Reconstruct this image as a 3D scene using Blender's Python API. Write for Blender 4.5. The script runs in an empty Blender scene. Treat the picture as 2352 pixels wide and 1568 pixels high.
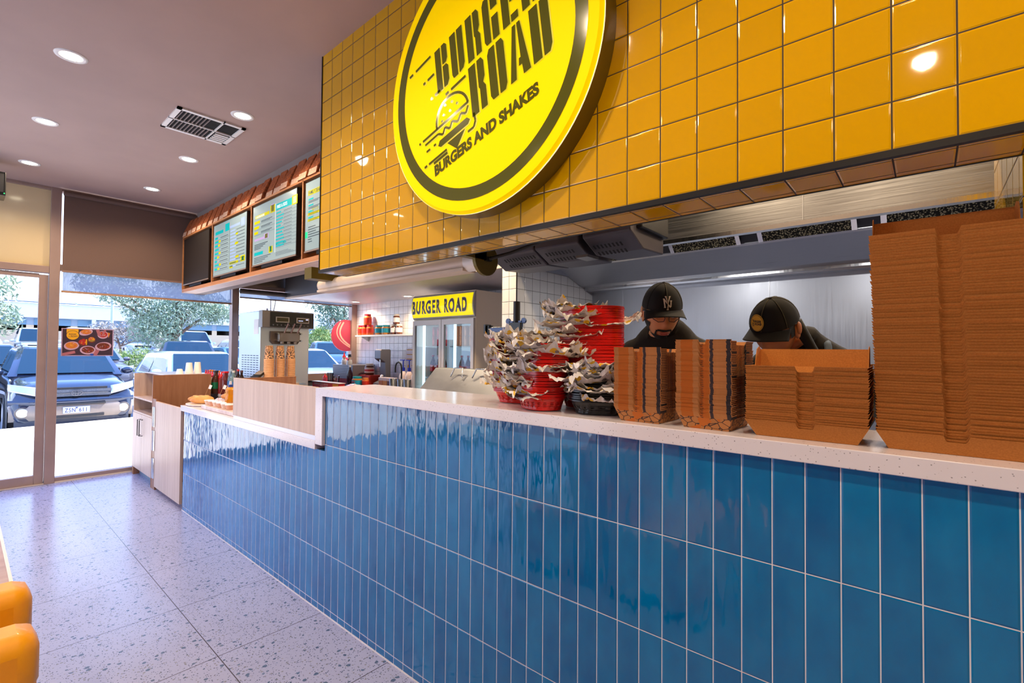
import bpy, bmesh, math, random
from mathutils import Vector, Matrix, noise
R = math.radians
C = bpy.context.scene.collection
SC = bpy.context.scene
# ---------------------------------------------------------------- camera, world, sun, exposure
cam_d = bpy.data.cameras.new('camera'); cam = bpy.data.objects.new('camera', cam_d); C.objects.link(cam); SC.camera = cam
def cam_matrix(yaw, pitch, roll, loc):
    right = Vector((math.cos(yaw), math.sin(yaw), 0)); f = Vector((-math.sin(yaw), math.cos(yaw), 0)); up = Vector((0, 0, 1))
    f, up = f*math.cos(pitch)+up*math.sin(pitch), up*math.cos(pitch)-f*math.sin(pitch)
    right, up = right*math.cos(roll)+up*math.sin(roll), up*math.cos(roll)-right*math.sin(roll)
    m = Matrix((right, up, -f)).transposed().to_4x4(); m.translation = loc
    return m
cam.matrix_world = cam_matrix(.7142, .0195, .0085, (0, -1.3791, 1.4929))
cam_d.sensor_width = 36; cam_d.lens = 1101.33*36/2352; cam_d.clip_start = .05; cam_d.clip_end = 400
W = bpy.data.worlds.new('sky'); SC.world = W; W.use_nodes = True
nt = W.node_tree; bgn = nt.nodes['Background']
tc = nt.nodes.new('ShaderNodeTexCoord'); sp = nt.nodes.new('ShaderNodeSeparateXYZ'); cr = nt.nodes.new('ShaderNodeValToRGB')
nt.links.new(tc.outputs['Generated'], sp.inputs[0]); nt.links.new(sp.outputs['Z'], cr.inputs[0]); nt.links.new(cr.outputs[0], bgn.inputs[0])
cr.color_ramp.elements[0].position = 0.0; cr.color_ramp.elements[0].color = (.80, .89, 1, 1)
cr.color_ramp.elements[1].position = .55; cr.color_ramp.elements[1].color = (.26, .44, 1, 1)
bgn.inputs[1].default_value = 2.3
sun_d = bpy.data.lights.new('sun', 'SUN'); sun = bpy.data.objects.new('sun', sun_d); C.objects.link(sun)
sun_d.energy = 8.5; sun_d.angle = R(1); sun_d.color = (1, .93, .82)
sun.rotation_euler = Vector((-.04, -.62, -.78)).to_track_quat('-Z', 'Y').to_euler()
SC.view_settings.view_transform = 'Standard'; SC.view_settings.look = 'None'; SC.view_settings.gamma = 1
SC.view_settings.use_curve_mapping = False; SC.view_settings.exposure = 0.7
SC.cycles.use_denoising = True; SC.cycles.sample_clamp_indirect = 6; SC.cycles.max_bounces = 8
SC.cycles.transparent_max_bounces = 16; SC.cycles.caustics_reflective = False; SC.cycles.caustics_refractive = False
SC.cycles.diffuse_bounces = 4; SC.cycles.glossy_bounces = 4
# ---------------------------------------------------------------- materials
def lin(c):
    if isinstance(c, str): c = [int(c[i:i+2], 16)/255 for i in (0, 2, 4)]
    return tuple(((x/12.92) if x <= .04045 else ((x+.055)/1.055)**2.4) for x in c)+(1,)
MC = {}
def mat(name, col, rough=.5, metal=0, emit=0, spec=None, coat=0, alpha=1, trans=0, sheen=0):
    if name in MC: return MC[name]
    m = bpy.data.materials.new(name); m.use_nodes = True; b = m.node_tree.nodes['Principled BSDF']; c = lin(col)
    b.inputs['Base Color'].default_value = c; b.inputs['Roughness'].default_value = rough; b.inputs['Metallic'].default_value = metal
    if emit: b.inputs['Emission Color'].default_value = c; b.inputs['Emission Strength'].default_value = emit
    if spec is not None: b.inputs['Specular IOR Level'].default_value = spec
    if coat: b.inputs['Coat Weight'].default_value = coat; b.inputs['Coat Roughness'].default_value = .04
    if trans: b.inputs['Transmission Weight'].default_value = trans
    if alpha < 1: b.inputs['Alpha'].default_value = alpha
    if sheen: b.inputs['Sheen Weight'].default_value = sheen
    m.diffuse_color = c; MC[name] = m
    return m
class N:
    """small node-graph helper"""
    def __init__(s, m): s.t = m.node_tree; s.b = s.t.nodes.get('Principled BSDF')
    def n(s, kind, **k):
        x = s.t.nodes.new('ShaderNode'+kind)
        for a, v in k.items(): setattr(x, a, v)
        return x
    def l(s, a, b): s.t.links.new(a, b)
    def put(s, v, sock):
        if isinstance(v, (int, float)): sock.default_value = v
        elif isinstance(v, tuple): sock.default_value = v
        else: s.l(v, sock)
    def math(s, op, a, b=0, c=0):
        x = s.n('Math', operation=op)
        s.put(a, x.inputs[0]); s.put(b, x.inputs[1])
        if op in ('MULTIPLY_ADD', 'COMPARE'): s.put(c, x.inputs[2])
        return x.outputs[0]
    def pos(s, obj=False):
        if obj: return s.n('TexCoord').outputs['Object']
        return s.n('NewGeometry').outputs['Position']
    def sep(s, v): x = s.n('SeparateXYZ'); s.l(v, x.inputs[0]); return x.outputs
    def comb(s, a, b, c):
        x = s.n('CombineXYZ'); s.put(a, x.inputs[0]); s.put(b, x.inputs[1]); s.put(c, x.inputs[2]); return x.outputs[0]
    def ramp(s, v, lo, hi, a=0., b=1.):
        x = s.n('MapRange'); s.put(v, x.inputs[0])
        for i, q in enumerate((lo, hi, a, b)): x.inputs[i+1].default_value = q
        return x.outputs[0]
    def mix(s, f, a, b):
        x = s.n('Mix', data_type='RGBA'); s.put(f, x.inputs[0]); s.put(a, x.inputs[6]); s.put(b, x.inputs[7]); return x.outputs[2]
    def noise(s, v, scale, detail=3, rough=.5):
        x = s.n('TexNoise'); s.l(v, x.inputs['Vector']); x.inputs['Scale'].default_value = scale
        x.inputs['Detail'].default_value = detail; x.inputs['Roughness'].default_value = rough; return x.outputs['Fac']
    def vscale(s, v, k):
        x = s.n('VectorMath', operation='MULTIPLY'); s.l(v, x.inputs[0]); x.inputs[1].default_value = k; return x.outputs[0]
    def vadd(s, v, w):
        x = s.n('VectorMath', operation='ADD'); s.l(v, x.inputs[0]); s.put(w, x.inputs[1]); return x.outputs[0]
    def bump(s, h, dist, strength=1):
        x = s.n('Bump'); s.put(h, x.inputs['Height']); x.inputs['Distance'].default_value = dist; x.inputs['Strength'].default_value = strength
        s.l(x.outputs[0], s.b.inputs['Normal']); return x
def tile_mat(name, base, grout, ax, org, size, g, rough=.1, wav=.0006, wsc=(12, 12, 12), var=.06, tilt=.0, alt=None):
    m = mat(name, base, rough); q = N(m); q.b.inputs['IOR'].default_value = 1.62; p = q.pos(); s = q.sep(p)
    a = q.math('DIVIDE', q.math('SUBTRACT', s[ax[0]], org[0]), size[0]); b = q.math('DIVIDE', q.math('SUBTRACT', s[ax[1]], org[1]), size[1])
    fa = q.math('FRACT', a); fb = q.math('FRACT', b)
    da = q.math('MULTIPLY', q.math('MINIMUM', fa, q.math('SUBTRACT', 1., fa)), size[0])
    db = q.math('MULTIPLY', q.math('MINIMUM', fb, q.math('SUBTRACT', 1., fb)), size[1])
    d = q.math('MINIMUM', da, db); mask = q.ramp(d, g*.42, g*.58)
    wn = q.n('TexWhiteNoise', noise_dimensions='2D'); q.l(q.comb(q.math('FLOOR', a), q.math('FLOOR', b), 0.), wn.inputs['Vector'])
    rnd = wn.outputs['Value']; cl = lin(base)
    dark = tuple(c*(1-var*2) for c in cl[:3])+(1,); lite = tuple(min(1, c*(1+var*2)) for c in cl[:3])+(1,)
    f = rnd
    if alt is not None:
        nz = q.noise(q.vadd(q.vscale(p, (9, 9, 5)), wn.outputs['Color']), 1.6, 2)
        f = q.math('MULTIPLY_ADD', rnd, .35, q.math('MULTIPLY', nz, .75)); lite = lin(alt)
    q.l(q.mix(mask, lin(grout), q.mix(f, dark, lite)), q.b.inputs['Base Color'])
    q.l(q.ramp(mask, 0, 1, .8, rough), q.b.inputs['Roughness'])
    off = q.n('VectorMath', operation='SCALE'); q.l(wn.outputs['Color'], off.inputs[0]); off.inputs[3].default_value = 40
    nz = q.noise(q.vadd(q.vscale(p, wsc), off.outputs[0]), 1, 2, .45)
    edge = q.ramp(d, g*.5, g*.5+.004); edge.node.interpolation_type = 'SMOOTHSTEP'
    h = q.math('ADD', q.math('MULTIPLY', edge, .0012), q.math('MULTIPLY', nz, wav))
    if tilt:
        wc = q.sep(wn.outputs['Color'])
        h = q.math('ADD', h, q.math('MULTIPLY', q.math('MULTIPLY', q.math('SUBTRACT', wc[0], .5), fa), tilt*size[0]))
        h = q.math('ADD', h, q.math('MULTIPLY', q.math('MULTIPLY', q.math('SUBTRACT', wc[1], .5), fb), tilt*size[1]))
    q.bump(h, 1.0); return m
def wood_mat(name, ca, cb, ax=2, rough=.45, sc=1):
    m = mat(name, ca, rough); q = N(m); k = [26*sc, 26*sc, 26*sc]; k[ax] = 1.3*sc
    nz = q.noise(q.vscale(q.pos(), tuple(k)), 1, 5, .6); n2 = q.noise(q.vscale(q.pos(), tuple(6*x for x in k)), 1, 3, .6)
    f = q.ramp(q.math('MULTIPLY_ADD', n2, .35, nz), .35, 1.0)
    q.l(q.mix(f, lin(ca), lin(cb)), q.b.inputs['Base Color']); q.bump(n2, .0006, .3); return m
def speck_mat(name, base, chips, scales, rough, thr=.16, dens=.5, coat=0, joints=None):
    m = mat(name, base, rough, coat=coat); q = N(m); p = q.pos(); col = lin(base)
    nz = q.noise(p, 2.2, 4); col = q.mix(nz, tuple(c*.88 for c in col[:3])+(1,), tuple(min(1, c*1.08) for c in col[:3])+(1,))
    for sc_, c_, t_ in zip(scales, chips, thr if isinstance(thr, (list, tuple)) else [thr]*len(scales)):
        v = q.n('TexVoronoi', feature='F1'); v.inputs['Scale'].default_value = sc_
        dist = q.n('TexNoise'); q.l(p, dist.inputs['Vector']); dist.inputs['Scale'].default_value = sc_*1.3
        q.l(q.vadd(p, q.vscale(dist.outputs['Color'], (.6/sc_,)*3)), v.inputs['Vector'])
        r = q.sep(v.outputs['Color']); k = q.math('MULTIPLY', q.math('LESS_THAN', v.outputs['Distance'], q.math('MULTIPLY', r[1], t_*2)), q.math('LESS_THAN', r[0], dens))
        col = q.mix(k, col, q.mix(r[2], lin(c_), tuple(x*1.9 for x in lin(c_)[:3])+(1,)))
    if joints:
        s = q.sep(p)
        for i, (o, w) in enumerate(joints):
            fr = q.math('FRACT', q.math('DIVIDE', q.math('SUBTRACT', s[i], o), w)); d = q.math('MULTIPLY', q.math('MINIMUM', fr, q.math('SUBTRACT', 1., fr)), w)
            col = q.mix(q.math('LESS_THAN', d, .0022), col, lin('4a4550'))
    q.l(col, q.b.inputs['Base Color']); return m
def noisy(name, ca, cb, sc, rough=.6, metal=0, bump=0, detail=4, coat=0, obj=True, stretch=(1, 1, 1), lo=.3, hi=.7):
    m = mat(name, ca, rough, metal, coat=coat); q = N(m); p = q.vscale(q.pos(obj), stretch); nz = q.noise(p, sc, detail)
    q.l(q.mix(q.ramp(nz, lo, hi), lin(ca), lin(cb)), q.b.inputs['Base Color'])
    if bump: q.bump(nz, bump)
    return m
def steel(name, col='b9bcc2', rough=.28, ax=0, amp=.12):
    m = mat(name, col, rough, 1); q = N(m); k = [160, 160, 160]; k[ax] = 2.
    n1 = q.noise(q.vscale(q.pos(), tuple(k)), 1, 3); n2 = q.noise(q.pos(), 3, 3)
    q.l(q.math('ADD', q.ramp(n1, .3, .7, rough-.05, rough+.08), q.math('MULTIPLY', n2, amp)), q.b.inputs['Roughness'])
    q.bump(q.math('MULTIPLY_ADD', n1, .1, n2), .004, .4); return m
def glass_mat(name, tint='f4fbff', refl=1.0, rough=0.0, base=.0):
    m = bpy.data.materials.new(name); m.use_nodes = True; t = m.node_tree; t.nodes.clear(); q = N(m)
    o = q.n('OutputMaterial'); tr = q.n('BsdfTransparent'); gl = q.n('BsdfGlossy'); fr = q.n('Fresnel'); mx = q.n('MixShader')
    tr.inputs[0].default_value = lin(tint); gl.inputs['Roughness'].default_value = rough; fr.inputs[0].default_value = 1.45
    q.l(q.math('MULTIPLY_ADD', fr.outputs[0], refl, base), mx.inputs[0]); q.l(tr.outputs[0], mx.inputs[1]); q.l(gl.outputs[0], mx.inputs[2]); q.l(mx.outputs[0], o.inputs[0])
    MC[name] = m; return m
# ---------------------------------------------------------------- mesh builder
class M:
    def __init__(s): s.v = []; s.f = []; s.i = []; s.mats = []
    def mi(s, m):
        if m not in s.mats: s.mats.append(m)
        return s.mats.index(m)
    def add(s, vs, fs, m, T=None):
        o = len(s.v); k = s.mi(m)
        s.v += [tuple(T @ Vector(v)) for v in vs] if T is not None else [tuple(v) for v in vs]
        s.f += [tuple(o+i for i in f) for f in fs]; s.i += [k]*len(fs); return s
    def box(s, x0, x1, y0, y1, z0, z1, m, T=None):
        vs = [(x, y, z) for x in (x0, x1) for y in (y0, y1) for z in (z0, z1)]
        return s.add(vs, [(0, 1, 3, 2), (4, 6, 7, 5), (0, 4, 5, 1), (2, 3, 7, 6), (0, 2, 6, 4), (1, 5, 7, 3)], m, T)
    def quad(s, a, b, c, d, m, T=None): return s.add([a, b, c, d], [(0, 1, 2, 3)], m, T)
    def prism(s, pts, ax, a, b, m, T=None):
        """2D polygon extruded along axis ax from a to b"""
        def P(u, v, w): return {0: (w, u, v), 1: (u, w, v), 2: (u, v, w)}[ax]
        n = len(pts); vs = [P(u, v, a) for u, v in pts]+[P(u, v, b) for u, v in pts]
        fs = [tuple(range(n))[::-1], tuple(range(n, 2*n))]+[(i, (i+1) % n, n+(i+1) % n, n+i) for i in range(n)]
        return s.add(vs, fs, m, T)
    def cyl(s, p, q, r, m, r2=None, n=16, caps=True, T=None):
        p = Vector(p); q = Vector(q); d = (q-p).normalized(); a = d.orthogonal().normalized(); b = d.cross(a); r2 = r if r2 is None else r2
        vs = [p+(a*math.cos(t)+b*math.sin(t))*r for t in [2*math.pi*i/n for i in range(n)]]
        vs += [q+(a*math.cos(t)+b*math.sin(t))*r2 for t in [2*math.pi*i/n for i in range(n)]]
        fs = [(i, (i+1) % n, n+(i+1) % n, n+i) for i in range(n)]
        if caps: fs += [tuple(range(n))[::-1], tuple(range(n, 2*n))]
        return s.add(vs, fs, m, T)
    def lathe(s, prof, m, c=(0, 0, 0), n=20, T=None, ax=2, sx=1, sy=1, caps=True):
        vs = []
        for r, z in prof:
            for i in range(n):
                t = 2*math.pi*i/n; x, y = r*math.cos(t)*sx, r*math.sin(t)*sy
                vs.append({2: (c[0]+x, c[1]+y, c[2]+z), 1: (c[0]+x, c[1]+z, c[2]+y), 0: (c[0]+z, c[1]+x, c[2]+y)}[ax])
        fs = [(k*n+i, k*n+(i+1) % n, (k+1)*n+(i+1) % n, (k+1)*n+i) for k in range(len(prof)-1) for i in range(n)]
        if caps:
            if prof[0][0] > 1e-6: fs.append(tuple(range(n))[::-1])
            if prof[-1][0] > 1e-6: fs.append(tuple((len(prof)-1)*n+i for i in range(n)))
        return s.add(vs, fs, m, T)
    def tube(s, pts, r, m, n=8, T=None, rr=None):
        pts = [Vector(p) for p in pts]; vs = []; d0 = None
        for k, p in enumerate(pts):
            d = (pts[min(k+1, len(pts)-1)]-pts[max(k-1, 0)]).normalized()
            a = d.orthogonal().normalized() if d0 is None else (d0-d*d0.dot(d)).normalized()
            d0 = a; b = d.cross(a); q = rr[k] if rr else r
            vs += [p+(a*math.cos(2*math.pi*i/n)+b*math.sin(2*math.pi*i/n))*q for i in range(n)]
        fs = [(k*n+i, k*n+(i+1) % n, (k+1)*n+(i+1) % n, (k+1)*n+i) for k in range(len(pts)-1) for i in range(n)]
        fs += [tuple(range(n))[::-1], tuple((len(pts)-1)*n+i for i in range(n))]
        return s.add(vs, fs, m, T)
    def ell(s, c, r, m, nu=16, nv=10, T=None, fn=None):
        vs = []; r = r if isinstance(r, (tuple, list)) else (r, r, r)
        for k in range(nv+1):
            th = math.pi*k/nv
            for i in range(nu):
                ph = 2*math.pi*i/nu; d = Vector((math.sin(th)*math.cos(ph), math.sin(th)*math.sin(ph), math.cos(th)))
                if fn: d = fn(d)
                vs.append((c[0]+d[0]*r[0], c[1]+d[1]*r[1], c[2]+d[2]*r[2]))
        fs = [(k*nu+i, (k+1)*nu+i, (k+1)*nu+(i+1) % nu, k*nu+(i+1) % nu) for k in range(nv) for i in range(nu)]
        return s.add(vs, fs, m, T)
    def grid(s, fn, nu, nv, m, T=None):
        vs = [fn(i/nu, j/nv) for j in range(nv+1) for i in range(nu+1)]
        fs = [(j*(nu+1)+i, j*(nu+1)+i+1, (j+1)*(nu+1)+i+1, (j+1)*(nu+1)+i) for j in range(nv) for i in range(nu)]
        return s.add(vs, fs, m, T)
    def text(s, txt, size, m, T=None, bold=0, sx=1, shear=0, depth=0, align='LEFT', space=1):
        cu = bpy.data.curves.new('t', 'FONT'); cu.body = txt; cu.size = size; cu.offset = bold; cu.shear = shear; cu.extrude = depth
        cu.align_x = align; cu.space_character = space; cu.resolution_u = 4
        ob = bpy.data.objects.new('t', cu); C.objects.link(ob)
        dg = bpy.context.evaluated_depsgraph_get(); me = bpy.data.meshes.new_from_object(ob.evaluated_get(dg))
        vs = [(v.co.x*sx, v.co.y, v.co.z) for v in me.vertices]; fs = [tuple(p.vertices) for p in me.polygons]
        bpy.data.objects.remove(ob); bpy.data.meshes.remove(me); bpy.data.curves.remove(cu)
        return s.add(vs, fs, m, T)
    def build(s, name, parent=None, smooth=0, bev=0, sub=0, solid=0, local=False, weld=False):
        me = bpy.data.meshes.new(name); L = WL.get(parent, Vector()) if parent and not local else Vector()
        me.from_pydata([(v[0]-L[0], v[1]-L[1], v[2]-L[2]) for v in s.v], [], s.f)
        for m in s.mats: me.materials.append(m)
        me.polygons.foreach_set('material_index', s.i)
        if weld or bev or sub:
            b = bmesh.new(); b.from_mesh(me); bmesh.ops.remove_doubles(b, verts=b.verts, dist=1e-5)
            bmesh.ops.recalc_face_normals(b, faces=b.faces); b.to_mesh(me); b.free()
        if smooth:
            me.polygons.foreach_set('use_smooth', [True]*len(me.polygons))
            if smooth < 180: me.set_sharp_from_angle(angle=R(smooth))
        me.update(); o = bpy.data.objects.new(name, me); C.objects.link(o)
        if parent: o.parent = parent; WL[o] = L
        if solid: q = o.modifiers.new('s', 'SOLIDIFY'); q.thickness = solid; q.offset = 0
        if bev: q = o.modifiers.new('b', 'BEVEL'); q.width = bev; q.segments = 2; q.limit_method = 'ANGLE'; q.angle_limit = R(40)
        if sub: q = o.modifiers.new('u', 'SUBSURF'); q.levels = sub; q.render_levels = sub
        return o
WL = {}
def T_(x=0, y=0, z=0, rz=0, rx=0, ry=0, s=1):
    return Matrix.Translation((x, y, z)) @ Matrix.Rotation(rz, 4, 'Z') @ Matrix.Rotation(ry, 4, 'Y') @ Matrix.Rotation(rx, 4, 'X') @ Matrix.Diagonal((s, s, s, 1))
def frame(o, ex, ey):
    """matrix mapping local x,y,z to origin o with axes ex, ey, ex x ey"""
    ex = Vector(ex); ey = Vector(ey); ez = ex.cross(ey); m = Matrix((ex, ey, ez)).transposed().to_4x4(); m.translation = o; return m
def tag(o, label=None, cat=None, group=None, kind=None):
    if label: o['label'] = label
    if cat: o['category'] = cat
    if group: o['group'] = group
    if kind: o['kind'] = kind
    return o
def thing(name, label, cat, loc=(0, 0, 0), group=None, rz=0):
    o = bpy.data.objects.new(name, None); C.objects.link(o); o.location = loc; o.rotation_euler = (0, 0, rz); o.empty_display_size = .05
    WL[o] = Vector(loc); return tag(o, label, cat, group)
def struct(o, label=None): o['kind'] = 'structure'; o['label'] = label or o.name.replace('_', ' '); return o
def dup(o, parent=None):
    c = o.copy(); C.objects.link(c)
    if parent: c.parent = parent
    for ch in o.children: dup(ch, c)
    return c
def copy_to(o, loc, rz=None, label=None, group=None, sc=None):
    c = dup(o); c.location = loc
    if rz is not None: c.rotation_euler = (0, 0, rz)
    if sc: c.scale = sc if isinstance(sc, tuple) else (sc, sc, sc)
    if label: c['label'] = label
    if group: c['group'] = group
    return c
rnd = random.Random(7)
# ---------------------------------------------------------------- shared materials
blue_tile = tile_mat('blue_tile', '004c90', 'd8d4dc', (0, 2), (-1.775, .0394), (.0735, .3035), .0024, .04, .0030, (20, 20, 6), .05, .006, alt='0078b4')
yellow_tile = tile_mat('yellow_tile', 'dba600', '3a2a10', (0, 2), (-2.735, 1.963), (.1115, .1115), .0036, .035, .0003, (9, 9, 9), .02, .006)
yellow_side = tile_mat('yellow_tile_side', 'dba600', '3a2a10', (1, 2), (.02, 1.963), (.1115, .1115), .0036, .035, .0003, (9, 9, 9), .02, .006)
yellow_under = tile_mat('yellow_tile_under', 'dba600', '2a2016', (0, 1), (-2.735, .05), (.1115, .1115), .0036, .06, .0003, (9, 9, 9), .02, .004)
white_tile_x = tile_mat('white_tile_rear', 'e9e6ea', '2e3440', (0, 2), (-7.31, .03), (.1115, .1115), .0032, .06, .004, (30, 30, 24), .02, .01)
white_tile_y = tile_mat('white_tile_partition', 'dedfe2', '23262b', (1, 2), (1.803, .03), (.1115, .1115), .0032, .08, .0006, (20, 20, 20), .02, .006)
white_tile_p = tile_mat('white_tile_pillar', 'e9e4e0', '2a2622', (0, 2), (-2.709, .03), (.084, .1115), .0032, .08, .002, (30, 30, 24), .02, .006)
quartz = speck_mat('quartz', 'd9d3de', ['a8a2a4', '7c7880'], [110, 190], .16, [.15, .15], .25)
terrazzo = speck_mat('terrazzo', 'a3a8cc', ['4a5a76', '70727c', '3a4258'], [38, 75, 140], .23, [.2, .2, .22], .55, joints=[(-6.51, .65), (-.525, .65)])
plaster = noisy('ceiling_paint', 'b49a90', 'ac938a', 2, .75, obj=False)
plaster_w = noisy('wall_paint', '8f8482', '877c7a', 2, .8, obj=False)
wood_l = wood_mat('pale_wood', 'd9bfae', 'b89a88')
wood_h = wood_mat('pale_wood_h', 'd9bfae', 'c0a290', 0)
wood_o = wood_mat('oak_edge', 'c88a5c', '9c6238', 0)
wood_d = wood_mat('brown_wood', 'a87454', '835336')
steel_x = steel('brushed_steel'); steel_w = steel('steel_wall', 'a9adb6', .34, 2, .2); steel_b = steel('steel_bright', 'd0d2d6', .16, 2, .05)
alu = noisy('window_aluminium', 'a58d84', '9a837c', 5, .45, .3)
black_m = mat('black_metal', '17181b', .45); black_p = mat('black_plastic', '101114', .35); white_p = mat('white_plastic', 'e8e4e0', .35)
dark_trim = mat('dark_trim', '2b2a2c', .4, .6)
kraft = noisy('kraft_board', 'c27c34', 'ae6a26', 300, .8, lo=.3, hi=.7, obj=False)
red_p = mat('red_plastic', 'c80d0a', .25); grey_p = mat('grey_plastic', '6d6b70', .4)
glassm = glass_mat('window_glass'); clear = glass_mat('clear_plastic', 'f2f6f8', 1.6, .02, .05)
lampm = mat('lamp_glow', 'fff0d0', .5, emit=14)
# ---------------------------------------------------------------- room shell
XW = -7.31; ZC = 3.25; YF = -4.4; XR = 3.2; YB = 3.05
m = M(); m.box(XW, XR, YF, 3.6, -.2, 0, terrazzo); struct(m.build('floor'), 'speckled terrazzo floor with thin tile joints')
m = M(); m.box(XW-.1, XR, YF, .63, ZC, ZC+.2, plaster); struct(m.build('ceiling'), 'mauve painted ceiling over the shop floor')
m = M(); m.box(XW, XR, .63, .75, 2.2, ZC, plaster_w); struct(m.build('wall_upper'), 'painted wall above the menu boards')
m = M(); m.box(XW, -2.71, 1.83, 3.02, 2.245, 2.3, mat('kitchen_ceiling', 'b7aeb0', .35)); struct(m.build('ceiling'), 'lower kitchen ceiling over the fridge')
m = M(); m.box(XW, XR, .75, 1.80, 3.0, 3.05, mat('void_dark', '4a4648', .8)); struct(m.build('ceiling'), 'dark ceiling void behind the tiled bulkhead')
m = M(); m.box(XW, -2.71, 3.0, 3.12, 0, 2.3, white_tile_x); struct(m.build('wall_rear'), 'white square tiled wall with dark grout')
m = M(); m.box(-2.72, XR, YB, YB+.12, 0, 3.0, steel_w)
for x in (-2.345, -.997, .35, 1.7): m.box(x-.002, x+.002, YB-.004, YB, 0, 2.2, mat('seam', 'c8ccd4', .3, .6))
struct(m.build('wall_back'), 'stainless steel sheet wall behind the cooks')
m = M(); m.box(-2.875, -2.709, 1.803, 3.05, 0, 2.236, white_tile_y)
m.box(-2.875, -2.712, 1.7985, 1.803, 0, 2.236, white_tile_p); m.box(-2.7125, -2.704, 1.797, 1.806, 0, 2.236, dark_trim)
struct(m.build('wall_partition'), 'white tiled partition end beside the fridge')
m = M(); m.box(XR, XR+.1, YF, 3.2, 0, ZC, plaster_w); struct(m.build('wall_right'), 'painted end wall')
# unseen -Y side of the room: piers and open bays added to let daylight in
m = M()
for x in (-7.3, -5.2, -3.1): m.box(x-.06, x+.14, YF, YF+.12, 0, ZC, alu)
m.box(XW, -3.1, YF, YF+.12, 0, .08, alu); m.box(XW, -3.1, YF, YF+.12, 2.75, ZC, plaster_w); m.box(-3.1, XR, YF, YF+.12, 0, ZC, plaster_w)
struct(m.build('wall_left'), 'unseen side wall with open bays added to let daylight in')
# yellow tiled bulkhead
m = M(); x0 = -2.735; x1 = XR
m.box(x0, x1, .02, .19, 1.951, ZC, yellow_tile); struct(m.build('wall_bulkhead'), 'glossy yellow tiled bulkhead over the counter')
m = M(); m.box(x0+.002, x1, .03, .19, 1.9475, 1.951, yellow_under); struct(m.build('trim_1'), 'yellow tiled underside of the bulkhead')
m = M(); m.box(x0-.002, x1, .013, .03, 1.945, 1.961, dark_trim); m.box(x0-.006, x0, .016, .19, 1.947, ZC, dark_trim)
m.box(x0, x1, .188, .196, 1.946, 1.953, dark_trim); struct(m.build('trim_2'), 'dark metal edge strip of the bulkhead')
m = M(); m.box(.165, .3, .19, .785, 1.268, ZC-.2, yellow_side); struct(m.build('wall_end'), 'yellow tiled return wall at the right end')
# window wall at X = XW
fr = alu
def win_frame(name, bars, label, mm=fr):
    m = M()
    for (y0, y1, z0, z1, d) in bars: m.box(XW-.04-d, XW+.05+d, y0, y1, z0, z1, mm)
    return struct(m.build(name, bev=.003), label)
F = [(-.745, -.66, 0, ZC, .01), (1.085, 1.17, 0, ZC, .01), (2.905, 3.0, 0, ZC, .01), (-4.4, -4.3, 0, ZC, .01),
     (-.66, 1.085, 2.34, 2.41, 0), (1.17, 2.905, 2.34, 2.40, 0), (-4.3, -.745, 2.30, 2.375, .004), (-4.3, 3.0, ZC-.03, ZC, 0),
     (-.66, 1.085, 0, .055, 0), (1.17, 2.905, 0, .055, 0), (.06, 1.085, 1.05, 1.11, 0), (1.17, 2.905, 1.0, 1.11, 0)]
w1 = win_frame('window_1', F, 'aluminium window frame of the street front')
dk = mat('low_panel', '4f5058', .5)
m = M(); m.box(XW-.03, XW+.0, .07, 1.085, .055, 1.05, dk); m.box(XW-.03, XW+.0, 1.17, 2.905, .055, 1.0, dk); struct(m.build('wall_sill'), 'dark panel below the kitchen windows')
m = M(); m.quad((XW, -.66, .055), (XW, .07, .055), (XW, .07, 2.34), (XW, -.66, 2.34), glassm); m.quad((XW, .07, 1.11), (XW, 1.085, 1.11), (XW, 1.085, 2.34), (XW, .07, 2.34), glassm)
o = m.build('window_2'); struct(o, 'clear window pane behind the poster')
m = M(); m.quad((XW, 1.17, 1.11), (XW, 2.905, 1.11), (XW, 2.905, 2.34), (XW, 1.17, 2.34), glassm); struct(m.build('window_3'), 'clear window pane by the ice cream machine')
frost = mat('frosted_film', 'd8c49c', .12); 
m = M(); m.box(XW-.006, XW+.004, -4.3, -.745, 2.375, ZC-.03, frost); struct(m.build('window_4'), 'frosted transom pane above the door')
m = M(); m.box(XW-.006, XW+.004, 1.17, 2.905, 2.40, ZC-.03, mat('brown_film', '6e6358', .1)); struct(m.build('window_5'), 'brown filmed transom pane')
# door left of the window
m = M()
for y0, y1, z0, z1 in ((-.822, -.75, .0, 2.28), (-1.9, -.822, 2.245, 2.29), (-1.9, -.822, 0, .105), (-1.98, -1.9, 0, 2.29)): m.box(XW-.02, XW+.03, y0, y1, z0, z1, fr)
m.box(XW-.05, XW+.07, -1.98, -.745, -.0, .012, mat('door_sill', 'c0b4ac', .4, .5))
d1 = m.build('door_1', bev=.003); struct(d1, 'aluminium framed glass entrance door')
m = M(); m.quad((XW, -1.9, .105), (XW, -.822, .105), (XW, -.822, 2.245), (XW, -1.9, 2.245), glassm); m.build('door_glass', d1)
m = M(); m.box(XW-.02, XW+.02, -4.3, -1.98, .05, 2.3, glassm) if 0 else m.quad((XW, -4.3, .05), (XW, -1.98, .05), (XW, -1.98, 2.3), (XW, -4.3, 2.3), glassm); struct(m.build('window_6'), 'side pane')
# wall_rear corner post next to window is the last window bar; baseboards
m = M(); m.box(XW, XW+.06, -.66, .06, 0, .015, mat('sill_strip', 'd8c8b4', .4)); struct(m.build('baseboard_left'), 'pale strip at the foot of the window')
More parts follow.
